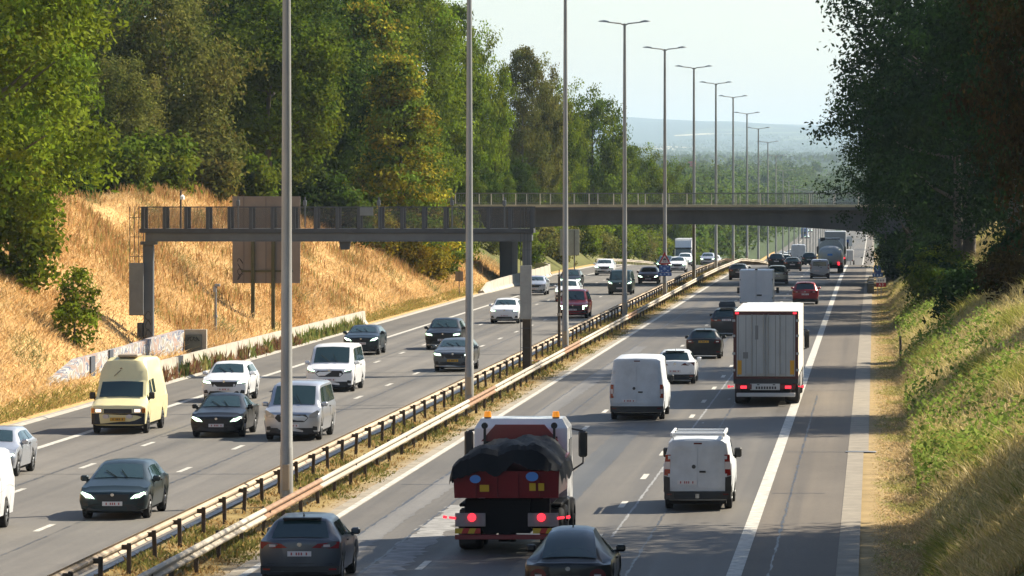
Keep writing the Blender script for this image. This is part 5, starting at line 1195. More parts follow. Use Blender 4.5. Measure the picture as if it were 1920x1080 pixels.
# white van and box trailer at the left edge
def edge_van():
    rear = 124.6; L, Wd, H = 5.2, 2.0, 2.02
    t, sh, K, geo = base_vehicle('delivery_van', 'white van cut off by the left edge of the picture', 'van', 'van', L, Wd, H, P_white, -23.1, rear - L, -1)
    side_windows(t, sh, K, geo, 'van'); front_fascia(t, sh, K, P_white, 'van')
    L2 = L / 2
    for sg in (1, -1):
        b = MB(); ys = np.linspace(-L2 + .2, .9, 7)
        b.add([sh.at(y, 3.35, sg) + Vector((sg * .004, 0, 0)) for y in ys] + [sh.at(y, 3.42, sg) + Vector((sg * .004, 0, 0)) for y in ys[::-1]], [tuple(range(14))])
        for y in (.9, -.6): b.add([sh.at(y - .01, v, sg) + Vector((sg * .004, 0, 0)) for v in (2.2, 3, 4, 5, 5.8)] + [sh.at(y + .01, v, sg) + Vector((sg * .004, 0, 0)) for v in (5.8, 5, 4, 3, 2.2)], [tuple(range(10))])
        b.build('side_seam', mat('seam_grey', (.4, .41, .42), .6), t, 0)
edge_van()
t, sh, K, geo = auto('hatchback_car', 'silver car at the left edge behind the white van, only its rear corner showing', -21.6, 0, 'hatch', P_silver, 4.1, 1.8, 1.42, -1, D=144.9)
for sg in (1, -1):
    a = [sh.at(y, v, sg) + Vector((sg * .012, 0, 0)) for y in (-1.98, -1.72) for v in (3.7, 4.9)]
    MB().hull(a + [p - Vector((sg * .08, 0, 0)) for p in a]).build('tail_light', mat('orange_red', (.55, .09, .03), .3), t, 0)
mat('trailer_white', (.6, .6, .6), .5)
def euro_cab(t, W_, y0, dirn, paint, H=3.75, lift=0.0):
    """tall lorry cab: y0 = front plane, dirn = +1 if the front faces +Y"""
    s = dirn; w = W_ / 2
    b = MB(); b.hull([(sx * w, y0 - s * .12, z) for sx in (1, -1) for z in (.55, 1.3)] + [(sx * (w - .12), y0, z) for sx in (1, -1) for z in (.6, 1.3)] + [(sx * (w - .06), y0 - s * .2, 2.75) for sx in (1, -1)] + [(sx * (w - .14), y0 - s * .09, 2.7) for sx in (1, -1)] + [(sx * (w - .12), y0 - s * .75, H) for sx in (1, -1)] + [(sx * w, y0 - s * 2.1, z) for sx in (1, -1) for z in (.55, 3.3)] + [(sx * (w - .12), y0 - s * 2.1, H) for sx in (1, -1)])
    b.build('cab', paint, t, 25)
    b = MB(); b.add([(-w + .14, y0 + s * .012, 1.62), (w - .14, y0 + s * .012, 1.62), (w - .2, y0 - s * .075, 2.62), (-w + .2, y0 - s * .075, 2.62), (-w + .14, y0 - s * .1, 1.62), (w - .14, y0 - s * .1, 1.62), (w - .2, y0 - s * .2, 2.62), (-w + .2, y0 - s * .2, 2.62)], [(0, 1, 2, 3), (7, 6, 5, 4), (0, 4, 5, 1), (1, 5, 6, 2), (2, 6, 7, 3), (3, 7, 4, 0)])
    b.build('windscreen', glass, t, 0)
    for sg in (1, -1):
        MB().hull([(sg * (w + .008), y0 - s * a, z) for a, z in ((.35, 1.65), (1.15, 1.65), (1.15, 2.45), (.5, 2.45))] + [(sg * (w - .05), y0 - s * a, z) for a, z in ((.35, 1.65), (1.15, 1.65), (1.15, 2.45), (.5, 2.45))]).build('side_window', glass, t, 0)
        MB().box(sg * (w + .14) - .1, sg * (w + .14) + .1, y0 - s * .3 - .08, y0 - s * .3 + .08, 1.75, 2.5, .03).tube([(sg * w, y0 - s * .3, 2.55), (sg * (w + .16), y0 - s * .3, 2.5)], .025, 5).tube([(sg * w, y0 - s * .3, 1.7), (sg * (w + .16), y0 - s * .3, 1.75)], .025, 5).build('mirror', plast, t, 20)
        MB().box(sg * (w - .3) - .2, sg * (w - .3) + .2, y0 - .1, y0 + s * .02 if s > 0 else y0 + .1, .72, .95, .02).build('headlight', lensm, t, 0)
    MB().box(-w + .5, w - .5, min(y0, y0 + s * .015) - .0, max(y0, y0 + s * .015), .95, 1.45).build('grille', MATS['dark_rim'], t, 0)
    MB().box(-w + .05, w - .05, min(y0 + s * .03, y0 - s * .3), max(y0 + s * .03, y0 - s * .3), .35, .7, .03).build('bumper', paint, t, 0)
    MB().hull([(sx * (w - .05), y0 - s * .05, 2.66) for sx in (1, -1)] + [(sx * (w - .05), y0 + s * .12, 2.6) for sx in (1, -1)] + [(sx * (w - .05), y0 + s * .1, 2.8) for sx in (1, -1)]).build('sun_visor', plast, t, 0)
def truck_wheels(t, W_, ys, r=.5, dual=False):
    for y in ys:
        for sg in (1, -1): wheel(t, sg * (W_ / 2 - (.28 if dual else .18)), y, r, .55 if dual else .34, MATS['dark_rim'], sg)
def white_lorry():
    D0 = 686.0; t = thing('lorry', 'white lorry with a tall cab coming over the crest beyond the triangular sign', 'lorry', (at(1281, D0), D0, float(road_z(D0)) + .02))
    euro_cab(t, 2.5, 0, -1, P_white, 3.8); MB().box(-1.27, 1.27, 2.4, 13.5, 1.2, 4.0, .04).build('box_body', P_white, t, 0); MB().box(-1.1, 1.1, .3, 13.4, .5, 1.15).build('chassis', under, t, 0)
    truck_wheels(t, 2.5, (1.3, 4.2, 10, 11.3))
white_lorry()

# ---------------------------------------------------------------- traffic seen from behind (right carriageway)
auto('hatchback_car', 'dark grey hatchback seen from behind in the fast lane at the bottom edge', 567, 0, 'hatch', paintm('slate', (.085, .095, .11), .4), 4.1, 1.78, 1.47, 1, D=106.2, rear='wide', tl=tail)
t, sh, K, geo = auto('beetle_car', 'black rounded coupe with round shoulders seen from behind at the bottom edge of the picture', 1068, 0, 'beetle', P_black, 4.28, 1.82, 1.49, 1, D=101.6, rear='round', tl=taild, bumper=P_black, pz=.52)
auto('hatchback_car', 'white hatchback seen from behind, half hidden by the white panel van', 1266, 720, 'hatch', P_white, 4.35, 1.8, 1.46, 1, rear='wide', tl=taild, bumper=plast, pz=.56)
auto('hatchback_car', 'black car with a yellow number plate left of the big trailer', 1320, 673, 'hatch', P_black, 4.2, 1.76, 1.46, 1, plate=pl_y, pz=.86, rear='std', tl=taild, lit=mat('white_lamp', (.8, .8, .78), .3))
t, sh, K, geo = auto('suv_car', 'dark grey SUV with a roof box half hidden by the big trailer', 1363, 630, 'suv', P_dgrey, 4.6, 1.86, 1.56, 1, rear='wide', tl=tail, pz=.92)
MB().hull([(x, y, z) for x, y, z in ((-.45, -1.5, 1.62), (.45, -1.5, 1.62), (-.45, .6, 1.62), (.45, .6, 1.62), (-.48, -1.45, 1.8), (.48, -1.45, 1.8), (-.4, -1.3, 1.96), (.4, -1.3, 1.96), (-.38, .3, 1.93), (.38, .3, 1.93), (-.42, .75, 1.72), (.42, .75, 1.72))]).build('roof_box', paintm('roof_box', (.03, .034, .036)), t, 40)
auto('saloon_car', 'dark grey car in the fast lane left of the white box truck', 1385, 525, 'suv', P_dgrey, 4.4, 1.8, 1.46, 1)
auto('suv_car', 'beige SUV in the middle lane right of the white box truck', 1457, 533, 'suv', P_beige, 4.5, 1.86, 1.6, 1, bumper=plast, tl=taild, pz=.7)
auto('suv_car', 'red SUV in the slow lane beside the white edge line', 1510, 571, 'suv', P_red, 4.5, 1.86, 1.6, 1, rear='wide', tl=taild)
auto('hatchback_car', 'black car in the fast lane near the crest under the bridge', 1456, 0, 'hatch', P_black, 4.3, 1.82, 1.5, 1, D=522)
auto('convertible_car', 'black low car in the middle lane near the crest under the bridge', 1486, 505, 'hatch', P_black, 4.2, 1.8, 1.4, 1)
auto('hatchback_car', 'dark green car between the high white van and the silver van', 1517, 0, 'hatch', P_green, 4.2, 1.8, 1.52, 1, D=585)
auto('hatchback_car', 'tiny white car beyond the black cars on the crest', 1474, 0, 'hatch', P_white, 4.2, 1.8, 1.5, 1, D=640)
def van_rear(name, label, px, Dc, L, Wd, H, paint, lights, pz, group=None, rack=False, seam_low=.0):
    X = at(px, Dc); K = CARK['van']; end = Dc - K['ra'] + .17
    t, sh, K, geo = base_vehicle(name, label, 'van', 'van', L, Wd, H, paint, X, end, 1, group)
    side_windows(t, sh, K, geo, 'van'); f = Face(sh, -1, .09); hb = Wd / 2
    f.decal([(-.97 * hb, .3), (.97 * hb, .3), (.97 * hb, .52), (-.97 * hb, .52)], .05, .25).build('bumper', plast, t, 0)
    # two rear doors standing a little proud of the frame
    w = hb - .2; top = H - .2
    for sg in (1, -1):
        dr = f.decal([(sg * .008, .62), (sg * (hb - .19), .62), (sg * (hb - .19), 1.3), (sg * (hb - .24), top), (sg * .008, top)], .014, .05).build('rear_door', paint, t, 0)
        b = MB(); 
        for z in (.9, H - .55): f.decal([(sg * (hb - .2), z), (sg * (hb - .13), z), (sg * (hb - .13), z + .09), (sg * (hb - .2), z + .09)], .022, .03, b)
        b.build('hinge', paint, dr, 0)
        lp = [(sg * x, z) for x, z in lights]
        h = f.decal(lp, .016, .12).build('tail_light', tail, t, 0)
        zs = [p[1] for p in lights]; xs = [abs(p[0]) for p in lights]; zm = (min(zs) + max(zs)) / 2; k = (max(zs) - min(zs)) * .17
        f.decal([(sg * (min(xs) + .015), zm - k), (sg * (max(xs) - .02), zm - k), (sg * (max(xs) - .02), zm + k), (sg * (min(xs) + .015), zm + k)], .02, .01).build('clear_section', clearl, h, 0)
        f.decal([(sg * .75 * hb, .42), (sg * .9 * hb, .42), (sg * .9 * hb, .46), (sg * .75 * hb, .46)], .055, .02).build('reflector', taild, t, 0)
    f.decal([(.05, 1.02), (.22, 1.02), (.22, 1.07), (.05, 1.07)], .03, .03).build('door_handle', plast, t, 0)
    f.decal([(-.1 + .055 * math.cos(a), 1.18 + .055 * math.sin(a)) for a in np.linspace(0, 6.28, 13)[:-1]], .024, .03).build('badge', MATS['dark_rim'], t, 0)
    f.decal([(-.1, top + .05), (.12, top + .05), (.12, top + .09), (-.1, top + .09)], .014, .03).build('brake_light', taild, t, 0)
    plate(f, pz, pl_w, t, -.28, .26, .055, .026)
    return t, sh, f
hb = .93
t, sh, f = van_rear('delivery_van', 'white compact van with a roof rack, the nearest van on the right carriageway', 1310, 130.6, 4.8, 1.84, 1.93, P_dirty_shaded, [(.74, .92), (.9, .95), (.86, 1.5), (.72, 1.5)], .76)
b = MB()
for y in (-2.05, -.9, .3): b.box(-.68, .68, y - .03, y + .03, 2.02, 2.06); [b.box(s * .66 - .02, s * .66 + .02, y - .03, y + .03, 1.86, 2.06) for s in (1, -1)]
b.cyl((0, -2.2, 2.04), 'x', .045, 1.36, 10); [b.box(s * .7 - .03, s * .7 + .03, -2.3, .4, 1.98, 2.08, .01) for s in (1, -1)]
b.build('roof_rack', mat('rack_white', (.7, .71, .72), .4), t, 30)
for sg in (1, -1): f.decal([(sg * .74, .5), (sg * .91, .5), (sg * .9, .93), (sg * .745, .9)], .02, .2).build('corner_guard', plast, t, 0)
f.decal([(-.05, .34), (.05, .34), (.05, .46), (-.05, .46)], .12, .1).build('tow_hitch', chrome, t, 0)
t, sh, f = van_rear('panel_van', 'white panel van with red lamp strips in the middle lane left of the big trailer', 1196, 180, 5.9, 2.02, 2.32, P_dirty_shaded, [(.86, .82), (.985, .82), (.97, 1.32), (.86, 1.32)], .72)
t, sh, f = van_rear('panel_van', 'high white van on the crest under the bridge', 1497, 612, 6.2, 2.02, 2.65, P_dirty_shaded, [(.86, .82), (.985, .82), (.97, 1.3), (.86, 1.3)], .72)
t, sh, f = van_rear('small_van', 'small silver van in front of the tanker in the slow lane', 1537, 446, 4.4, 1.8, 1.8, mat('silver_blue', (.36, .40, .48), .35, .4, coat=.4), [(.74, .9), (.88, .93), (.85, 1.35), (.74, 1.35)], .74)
MB().add([(-.62, -2.24, 1.2), (.62, -2.24, 1.2), (.56, -2.235, 1.58), (-.56, -2.235, 1.58), (-.62, -2.1, 1.2), (.62, -2.1, 1.2), (.56, -2.1, 1.58), (-.56, -2.1, 1.58)], [(0, 1, 2, 3), (7, 6, 5, 4), (0, 4, 5, 1), (1, 5, 6, 2), (2, 6, 7, 3), (3, 7, 4, 0)]).build('rear_window', glass, t, 0)

def big_trailer():
    Dr = 190.6; X = at(1437, Dr + .9); W_ = 2.55; w = W_ / 2; zb, zt = 1.12, 3.72; L = 13.6
    t = thing('articulated_lorry', 'articulated lorry with a dirty white box trailer, seen from behind in the slow lane', 'lorry', (X, Dr, .022))
    side = mat('trailer_side', (.72, .69, .60), .5, var=.08, scale=.6); dirty = mat('trailer_door', (.31, .335, .35), .5, var=.16, scale=1.1, stretch=(1, 1, .35)); frame = mat('trailer_frame', (.07, .02, .018), .6, var=.3); dk = mat('trailer_dark', (.025, .026, .028), .6)  # doors: dirt, plus shade of the rear face in a darker, bluer colour
    MB().box(-w, w, .06, L, zb, zt, .02).build('box_body', side, t, 0)
    b = MB(); b.box(-w - .004, -w + .12, -.02, .055, zb - .05, zt + .01); b.box(w - .12, w + .004, -.02, .055, zb - .05, zt + .01); b.box(-w + .12, w - .12, -.02, .055, zt - .13, zt + .01); b.box(-w + .12, w - .12, -.02, .055, zb - .05, zb + .04)
    fr = b.build('door_frame', frame, t, 0)
    for sg in (1, -1):
        x0, x1 = (.012, w - .125) if sg > 0 else (-w + .125, -.012)
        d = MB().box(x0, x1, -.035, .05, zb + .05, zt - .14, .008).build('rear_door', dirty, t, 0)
        k = MB()
        for q in (.32, .68, .94): xx = x0 + (x1 - x0) * (q if sg > 0 else 1 - q); k.box(xx - .012, xx + .012, -.04, -.034, zb + .06, zt - .15)
        k.build('panel_seam', mat('seam_mid', (.16, .165, .17), .7), d, 0)
        k = MB(); xx = .09 * sg
        for xx in (.09 * sg, .55 * sg):
            k.cyl((xx, -.07, (zb + zt) / 2), 'z', .016, zt - zb - .2, 6)
            for z in (zb + .1, zb + .9, zt - .3): k.box(xx - .035, xx + .035, -.07, -.03, z, z + .05)
            k.box(xx - .03, xx + .24 * sg if sg > 0 else xx + .03, -.085, -.06, zb + .12, zb + .16) if sg > 0 else k.box(xx - .24, xx + .03, -.085, -.06, zb + .12, zb + .16)
        k.build('locking_bar', mat('bar_steel', (.30, .31, .31), .4, .6), d, 0)
        k = MB()
        for z in (zb + .25, zb + .9, zb + 1.6, zt - .4): k.box(sg * (w - .02) - .07, sg * (w - .02) + .05, -.05, -.015, z, z + .09)
        k.build('hinge', dirty, fr, 0)
        MB().box(sg * (w - .24) - .085, sg * (w - .24) + .085, -.042, -.036, zb + .12, zb + .68).build('yellow_panel', mat('yellow_board', (.48, .25, .015), .5), t, 0)
        MB().box(sg * (w - .14) - .07, sg * (w - .14) + .07, -.045, -.02, zt - .1, zt - .03).build('marker_lamp', tailon, t, 0)
        h = MB().box(sg * (w - .42) - .3, sg * (w - .42) + .3, -.03, .06, .66, .86, .01).build('tail_light', taild, t, 0)
        MB().box(sg * (w - .4) - .12, sg * (w - .4) + .12, -.036, -.028, .69, .80).build('brake_lamp', tailon, h, 0)
        MB().tube([(sg * w, 0, .78), (sg * (w + .16), -.03, .76)], .02, 5).box(sg * (w + .18) - .04, sg * (w + .18) + .04, -.06, .0, .72, .82).build('side_marker', tailon if True else tail, t, 0)
        MB().box(sg * (w - .22) - .2, sg * (w - .22) + .2, 1.5, 1.55, .18, .9).build('mudflap', plast, t, 0)
        MB().box(sg * (w - .01) - .015, sg * (w - .01) + .015, 5.2, 9.5, .5, 1.0).build('side_guard', mat('guard_grey', (.3, .3, .3), .5), t, 0)
    MB().box(-w, w, .0, .3, .88, 1.07).box(-w + .05, w - .05, .3, L, .8, 1.1).build('chassis', dk, t, 0)
    MB().box(-w + .3, w - .3, .05, 1.2, .5, .88).build('rear_axle_beam', under, t, 0)
    MB().box(-w + .12, w - .12, -.04, .05, .36, .52, .02).build('underrun_bumper', mat('bumper_grey', (.42, .43, .44), .5, .2), t, 0)
    p = MB().box(-.62, .55, -.012, .02, .63, .88, .005).build('number_plate', mat('plate_grey', (.46, .47, .47), .5), t, 0)
    k = MB(); q = -.4
    for i in range(8): k.box(q, q + .07, -.016, -.011, .67, .77); q += .105
    for q in (-.3, .32): k.box(q - .05, q + .05, -.016, -.011, .82, .86)
    k.build('plate_marks', pl_k, p, 0)
    MB().box(-.42, -.3, -.042, -.036, zt - 1.1, zt - .55).build('door_sticker', mat('sticker_grey', (.15, .16, .17), .6), t, 0)
    MB().box(-.9, -.7, -.042, -.036, zb + .75, zb + 1.0).build('vent_flap', mat('seam_mid', (.16, .165, .17), .7), t, 0)
    truck_wheels(t, W_, (2.3, 3.6, 4.9, 11.6), .5, True)
    euro_cab(t, 2.5, L + 2.6, 1, P_white, 3.7); MB().box(-1.0, 1.0, 11, L + 2.2, .5, 1.0).build('tractor_chassis', under, t, 0); truck_wheels(t, 2.5, (L + 1.2,), .5)
big_trailer()

def box_truck():
    D0 = 317.0; X = at(1418, D0); t = thing('box_truck', 'white box truck in the middle lane, seen above the roof of the big trailer', 'truck', (X, D0, .022))
    w = 1.1; zt = 3.08; body = mat('box_white', (.66, .68, .70), .45, var=.07, scale=.8)
    MB().box(-w, w, .03, 4.2, .9, zt, .03).build('box_body', body, t, 0)
    for sg in (1, -1):
        x0, x1 = (.012, w - .05) if sg > 0 else (-w + .05, -.012)
        d = MB().box(x0, x1, -.012, .035, .95, zt - .07, .006).build('rear_door', body, t, 0)
        MB().box(sg * w * .96 - .04, sg * w * .96 + .04, -.02, .02, 1.2, 1.3).box(sg * w * .96 - .04, sg * w * .96 + .04, -.02, .02, 2.4, 2.5).build('hinge', MATS['bar_steel'], d, 0)
        MB().box(sg * (w + .2) - .09, sg * (w + .2) + .09, 4.7, 4.85, 1.45, 1.85, .02).tube([(sg * .95, 4.8, 1.6), (sg * (w + .2), 4.8, 1.65)], .025, 5).build('mirror', plast, t, 20)
        MB().box(sg * .95 - .12, sg * .95 + .12, -.02, .04, .62, .78).build('tail_light', tail, t, 0)
    MB().box(.03, .36, -.035, -.012, 1.38, 1.48).build('door_handle', MATS['dark_rim'], t, 0)
    MB().cyl((0, .05, zt + .04), 'z', .1, .08, 10, .07).build('roof_camera', plast, t)
    MB().box(-w + .1, w - .1, -.02, .1, .45, .6).box(-.8, .8, .1, 6, .4, .88).build('chassis', under, t, 0)
    MB().hull([(sx * .98, y, z) for sx in (1, -1) for y, z in ((4.25, .5), (4.25, 2.3), (5.0, 2.25), (5.7, 1.35), (6.4, 1.1), (6.5, .5))]).build('cab', P_white, t, 25)
    truck_wheels(t, 2.1, (1.2, 5.6), .35)
box_truck()

def tipper():
    D0 = 114.4; X = at(950, D0); t = thing('tipper_truck', 'red tipper truck with white cab, black tarpaulin over its load and orange beacons', 'truck', (X, D0, .022))
    rd = mat('truck_red', (.17, .010, .014), .35, coat=.4, var=.12, scale=1.2); w = 1.25; dk = mat('truck_black', (.006, .006, .007), .8, spec=.2)
    tarp = mat('black_tarpaulin', (.006, .007, .009), .75, var=.3, scale=2.5, bump=.25, spec=.25)
    # body
    MB().hull([(sx * (w - .1), 0, 1.36) for sx in (1, -1)] + [(sx * (w - .06), -.1, 1.98) for sx in (1, -1)] + [(sx * (w - .1), 4.2, 1.3) for sx in (1, -1)] + [(sx * (w - .02), 4.2, 2.2) for sx in (1, -1)]).build('tipper_body', rd, t, 20)
    tg = MB().add([(-w + .02, -.05, 1.34), (w - .02, -.05, 1.34), (w - .0, -.16, 1.98), (-w + .0, -.16, 1.98), (-w + .02, .02, 1.34), (w - .02, .02, 1.34), (w, -.08, 1.98), (-w, -.08, 1.98)], [(0, 1, 2, 3), (7, 6, 5, 4), (0, 4, 5, 1), (1, 5, 6, 2), (2, 6, 7, 3), (3, 7, 4, 0)]).build('tailgate', rd, t, 0)
    for x in (-.75, -.25, .25, .75):
        k = MB(); k.add([(x - .035, -.10, 1.36), (x + .035, -.10, 1.36), (x + .035, -.19, 1.95), (x - .035, -.19, 1.95), (x - .035, -.04, 1.36), (x + .035, -.04, 1.36), (x + .035, -.12, 1.95), (x - .035, -.12, 1.95)], [(0, 1, 2, 3), (0, 4, 5, 1), (1, 5, 6, 2), (2, 6, 7, 3), (3, 7, 4, 0)])
        k.build('tailgate_rib', rd, tg, 0)
    k = MB()
    for x0, x1, z0, z1 in ((-.62, -.4, 1.5, 1.66), (.55, .7, 1.52, 1.7), (.76, .9, 1.52, 1.7)): k.add([(x0, -.19 + .0, z0), (x1, -.19, z0), (x1, -.215, z1), (x0, -.215, z1)], [(0, 1, 2, 3)])
    k.build('yellow_sticker', mat('sticker_yellow', (.50, .34, .02), .5), tg, 0)
    k = MB()
    for cx, cz, r in ((-.72, 1.80, .13), (.62, 1.86, .15)): k.add([(cx + r * math.cos(a), -.2 - .17 * (cz - 1.36 + r * math.sin(a) * .0), cz + r * .75 * math.sin(a)) for a in np.linspace(0, 6.28, 15)[:-1]], [tuple(range(14))])
    k.build('blue_badge', mat('badge_blue', (.05, .20, .55), .4), tg, 0)
    # bulging tarpaulin, draped over the load and down the tailgate
    b = MB(); nx, ny = 40, 26; rg = random.Random(8)
    def T(i, j):
        u = -1 + 2 * i / nx; v = j / ny; y = -.32 + 4.4 * v
        e = (1 - abs(u) ** 4.2) * (.9 + .12 * math.sin(u * 3.1 + .6))
        z = 1.98 + .64 * e * (.55 + .45 * math.sin(min(1, v * 4 + .25) * math.pi / 2)) - .05 * v
        if j == 0: z = 1.93 + .12 * math.sin(u * 2.2 + .8) + .07 * math.sin(u * 9)
        if j == 1: z -= .06
        z += .035 * math.sin(u * 13 + v * 7) + .03 * math.sin(u * 6 - v * 15) + .03 * abs(math.sin(u * 4 + v * 4)) + rg.uniform(-.022, .022)
        x = u * (w + .08 + .03 * math.sin(v * 9))
        if i in (0, nx): z = 1.72 + .09 * math.sin(v * 17) - (.06 if j == 0 else 0)
        return (x, y, z)
    b.add([T(i, j) for j in range(ny + 1) for i in range(nx + 1)], [((nx + 1) * j + i, (nx + 1) * j + i + 1, (nx + 1) * (j + 1) + i + 1, (nx + 1) * (j + 1) + i) for j in range(ny) for i in range(nx)])
    b.build('tarpaulin', tarp, t, 16)
    MB().prism([(-.95, 2.45), (.95, 2.45), (.6, 2.86), (-.6, 2.86)], 'y', 4.25, 4.33).build('headboard', rd, t, 0)
    k = MB()
    for sg in (1, -1): k.box(sg * .85 - .03, sg * .85 + .03, 4.1, 4.2, 2.2, 2.8); k.cyl((sg * .85, 4.12, 2.84), 'y', .08, .12, 10)
    k.build('work_lamp', plast, t, 30)
    # cab
    MB().hull([(sx * 1.14, y, z) for sx in (1, -1) for y, z in ((4.6, .9), (6.7, .7), (6.75, 1.7), (6.3, 2.75), (4.6, 2.75))] + [(sx * 1.0, y, 2.98) for sx in (1, -1) for y in (4.75, 6.1)]).build('cab', P_white, t, 30)
    MB().box(-.9, .9, 4.585, 4.6, 2.1, 2.55, .005).build('rear_window', glass, t, 0)
    for sg in (1, -1):
        MB().box(sg * 1.142 - .01, sg * 1.142 + .01, 5.3, 6.2, 1.75, 2.45, .005).build('side_window', glass, t, 0)
        MB().box(sg * 1.42 - .11, sg * 1.42 + .11, 6.25, 6.4, 1.95, 2.6, .04).tube([(sg * 1.12, 6.3, 2.66), (sg * 1.42, 6.32, 2.6)], .025, 5).tube([(sg * 1.12, 6.3, 1.6), (sg * 1.42, 6.32, 1.8), (sg * 1.42, 6.32, 2.0)], .025, 5).build('mirror', plast, t, 30)
        k = MB().cyl((sg * .84, 4.9, 2.99), 'z', .085, .05, 10).build('beacon_base', plast, t, 30)
        MB().cyl((sg * .84, 4.9, 3.085), 'z', .095, .14, 12, .075).build('beacon', beacon, k, 40)
        # lights, plates and hazard boards
        MB().box(sg * .86 - .36, sg * .86 + .36, .0, .06, .66, .98, .01).build('light_board', mat('board_grey', (.22, .20, .20), .6, var=.2), t, 0)
        h = MB().cyl((sg * .82, -.01, .88), 'y', .1, .06, 14).build('tail_light', tailon, t, 30)
        MB().tube([(sg * 1.2, .0, .86), (sg * 1.36, -.02, .88)], .03, 6).tube([(sg * 1.41, -.02, .88), (sg * 1.5, -.02, .9)], .035, 6).build('side_marker', tailon, t)
        for i in range(4):
            x = sg * .92 - .3 + i * .15; MB().add([(x, -.012, .5), (x + .15, -.012, .5), (x + .2 if i < 3 else x + .15, -.012, .62), (x + .05 if i else x, -.012, .62), (x, .03, .5), (x + .15, .03, .5), (x + .2 if i < 3 else x + .15, .03, .62), (x + .05 if i else x, .03, .62)], [(0, 1, 2, 3), (7, 6, 5, 4), (0, 4, 5, 1), (1, 5, 6, 2), (2, 6, 7, 3), (3, 7, 4, 0)]).build('hazard_stripe', MATS['sticker_yellow'] if i % 2 == 0 else mat('hazard_red', (.4, .03, .02), .5), t, 0)
        MB().box(sg * 1.1 - .12, sg * 1.1 + .12, 1.2, 3.5, 1.05, 1.13, .02).build('mudguard', dk, t, 20)
        MB().box(sg * 1.0 - .18, sg * 1.0 + .18, .9, .94, .2, 1.0).build('mudflap', plast, t, 0)
        MB().box(sg * 1.12 - .1, sg * 1.12 + .1, 3.7, 4.5, .5, 1.1, .04).build('side_locker', mat('locker_grey', (.09, .09, .09), .5, .3), t, 0)
    MB().box(-w + .03, w - .03, -.05, .08, .36, .47, .01).build('underrun_bumper', rd, t, 0)
    MB().box(-.55, .55, .05, 6.5, .5, 1.3).box(-1.0, 1.0, .25, .5, .55, 1.3).build('chassis', dk, t, 0)
    MB().hull([(sx * .2, .1 + a, z) for sx in (1, -1) for a in (0, .3) for z in (.3, .62)] + [(0, -.05, .4)]).build('tow_coupling', dk, t, 0)
    truck_wheels(t, 2.5, (1.7, 3.05, 5.8), .5, True)
tipper()

def tanker():
    D0 = 479.0; X = at(1557, D0); t = thing('tank_truck', 'grey tank truck with a green and a blue mark on its rear', 'truck', (X, D0, float(road_z(D0)) + .022))
    tk = mat('tank_grey', (.34, .36, .36), .35, .4, var=.12, scale=1); b = MB(); n = 24
    def ring(y, w, h, zc): return [(w * abs(math.cos(a)) ** .8 * (1 if math.cos(a) >= 0 else -1), y, zc + h * abs(math.sin(a)) ** .8 * (1 if math.sin(a) >= 0 else -1)) for a in [2 * math.pi * i / n for i in range(n)]]
    rs = [ring(0, .75, .6, 1.65), ring(.12, 1.1, .85, 1.65), ring(.35, 1.22, .98, 1.68), ring(3.0, 1.24, 1.0, 1.7), ring(3.02, 1.24, 1.3, 2.0), ring(8.5, 1.24, 1.3, 2.0), ring(8.7, .9, .9, 2.0)]
    b.add([p for r in rs for p in r], [(n * i + j, n * i + (j + 1) % n, n * i + n + (j + 1) % n, n * i + n + j) for i in range(len(rs) - 1) for j in range(n)] + [tuple(range(n)), tuple(range(n * (len(rs) - 1), n * len(rs)))[::-1]])
    b.build('tank', tk, t, 50)
    MB().box(-.28, .2, -.02, .1, 1.72, 1.92).build('blue_mark', mat('badge_blue', (.05, .20, .55), .4), t, 0)
    MB().prism([(-.2, .98), (0, 1.2), (.2, .98), (0, .8)], 'y', -.03, .1).build('green_mark', mat('green_mark', (.02, .28, .10), .5), t, 0)
    MB().box(-1.1, 1.15, -.05, .15, .62, .84, .02).build('rear_beam', under, t, 0)
    for sg, m_ in ((1, tailon), (-1, tail)): MB().box(sg * .82 - .1, sg * .82 + .1, -.08, -.04, .78, 1.1).build('tail_light', m_, t, 0)
    MB().box(.95, 1.2, -.06, .1, .85, 1.05).build('red_panel', tail, t, 0)
    MB().box(-1.0, .9, 3.1, 8.0, 3.28, 3.4).box(-1.05, -.55, 3.05, 3.2, 3.1, 3.48).build('top_walkway', MATS['dark_rim'], t, 0)
    MB().box(-.9, .9, .2, 11, .5, .8).build('chassis', under, t, 0)
    truck_wheels(t, 2.5, (1.4, 2.7, 9.6), .5, True); euro_cab(t, 2.5, 11, 1, P_white, 3.0)
tanker()
def grey_lorry():
    D0 = 566.0; X = at(1566, D0); t = thing('lorry', 'grey box lorry beyond the tank truck, only its top showing', 'lorry', (X, D0, float(road_z(D0)) + .022))
    MB().box(-1.25, 1.25, 0, 9, 1.0, 3.9, .05).build('box_body', mat('lorry_grey', (.30, .33, .36), .5, var=.1), t, 0); MB().box(-1, 1, .1, 11, .5, .95).build('chassis', under, t, 0)
    MB().box(-1.15, 1.15, -.02, .0, 1.1, 3.8).build('rear_door', mat('lorry_door', (.26, .29, .32), .5), t, 0)
    for sg in (1, -1): MB().box(sg * 1.0 - .15, sg * 1.0 + .15, -.05, .02, .7, .9).build('tail_light', tailon, t, 0)
    truck_wheels(t, 2.5, (1.4, 2.7, 9.8), .5, True); euro_cab(t, 2.5, 11.5, 1, P_white, 3.4)
grey_lorry()
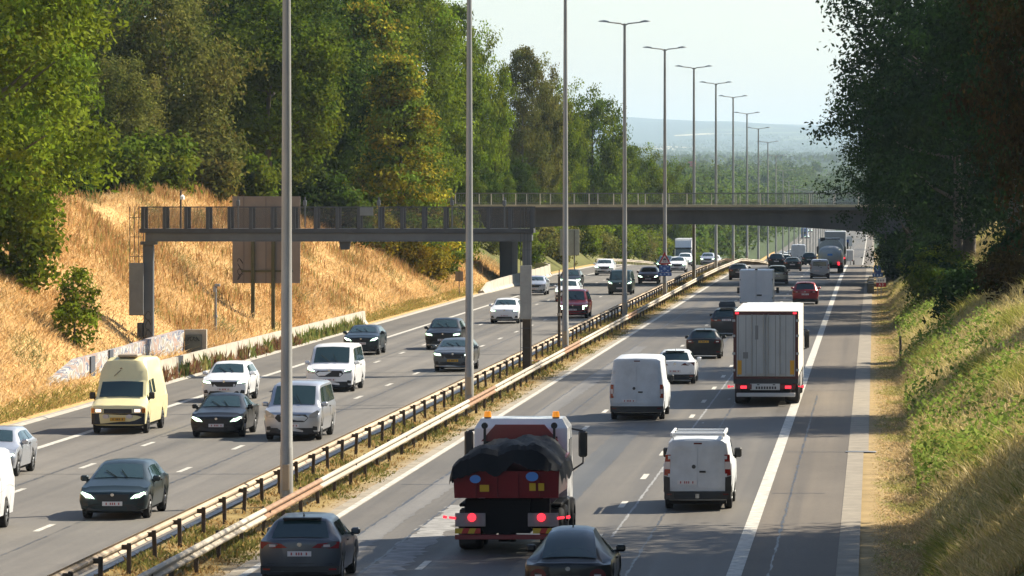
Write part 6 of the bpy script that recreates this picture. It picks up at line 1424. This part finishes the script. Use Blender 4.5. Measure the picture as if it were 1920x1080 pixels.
def shoulder_trailer():
    D0 = 600.0; X = at(1589, D0); t = thing('box_trailer', 'white box trailer standing on the shoulder beyond the tank truck', 'trailer', (X, D0, float(road_z(D0)) + .022))
    wm = mat('trailer_white', (.6, .6, .6), .5); MB().box(-.72, .72, 0, 3, .45, 1.85, .05).build('box_body', wm, t, 0)
    for sg in (1, -1): MB().box(sg * .6 - .07, sg * .6 + .07, -.02, .02, .5, .65).build('tail_light', tail, t, 0); wheel(t, sg * .78, 1.4, .3, .18, rimm, sg)
    MB().box(-.012, .012, -.008, .01, .5, 1.8).build('door_seam', seam, t, 0); MB().tube([(0, 3, .5), (0, 4.2, .5)], .04, 6).build('drawbar', plast, t)
shoulder_trailer()
D0 = 640.0; X = at(1588, D0); t = thing('roadside_board', 'white board with a blue centre on the right verge beyond the tank truck', 'sign', (X, D0, float(road_z(D0))))
MB().box(-.7, .7, -.03, .03, 2.6, 3.9, .01).build('board', white, t, 0); MB().box(-.3, .25, -.036, -.031, 3.0, 3.5).build('blue_centre', blue, t, 0); MB().box(-.5, -.42, .03, .1, -.3, 3.8).box(.42, .5, .03, .1, -.3, 3.8).build('post', MATS['galvanised_steel'], t, 0)
# far traffic in the dip beyond the crest
def far_truck(px, D0, m, label):
    t = thing('distant_lorry', label, 'lorry', (at(px, D0), D0, float(road_z(D0)) + .02))
    MB().box(-1.25, 1.25, .6, 12, 1, 4.0, .05).build('box_body', m, t, 0); MB().hull([(sx * 1.2, y, z) for sx in (1, -1) for y, z in ((0, .5), (0, 2.0), (.35, 3.4), (2, 3.4), (2, .5))]).build('cab', m, t, 0); MB().box(-1, 1, -.02, .1, 1.7, 2.6).build('windscreen', glass, t, 0)
    truck_wheels(t, 2.5, (1.2, 9.5), .5)
far_truck(1508, 1900, mat('lorry_blue', (.10, .16, .36), .5), 'tiny blue lorry in the far distance under the bridge')
far = [(1474, 1390, P_white), (1467, 1420, P_white), (1481, 1450, P_silver), (1513, 1900, P_white), (1519, 2050, P_white), (1523, 2200, P_silver), (1490, 1560, P_white)]
LBF = ['tiny white car in the dip left of the high white van', 'tiny white car leftmost in the dip beyond the crest', 'tiny silver car in the dip just left of the high white van', 'tiny white car on the far road below the bridge, nearest the blue lorry', 'tiny white car higher up the far road below the bridge', 'tiny silver car farthest up the far road below the bridge', 'tiny white car between the dip cars and the blue lorry']
for (px, D0, m), lb in zip(far, LBF): auto('distant_car', lb, px, 0, 'suv', m, 4.4, 1.85, 1.6, -1, D=D0, front='suv', group='far oncoming cars')

# ---------------------------------------------------------------- air
hz = bpy.data.materials.new('haze_air'); hz.use_nodes = True; q = hz.node_tree; q.nodes.clear()
o_ = q.nodes.new('ShaderNodeOutputMaterial'); v_ = q.nodes.new('ShaderNodeVolumePrincipled'); v_.inputs['Color'].default_value = (.64, .83, 1, 1); v_.inputs['Density'].default_value = 5.0e-5; v_.inputs['Anisotropy'].default_value = .2
q.links.new(v_.outputs[0], o_.inputs['Volume'])
b = MB().box(-3600, 3600, -120, 46500, -40, 460); tag(b.build('haze', hz, None, 0), kind='stuff')
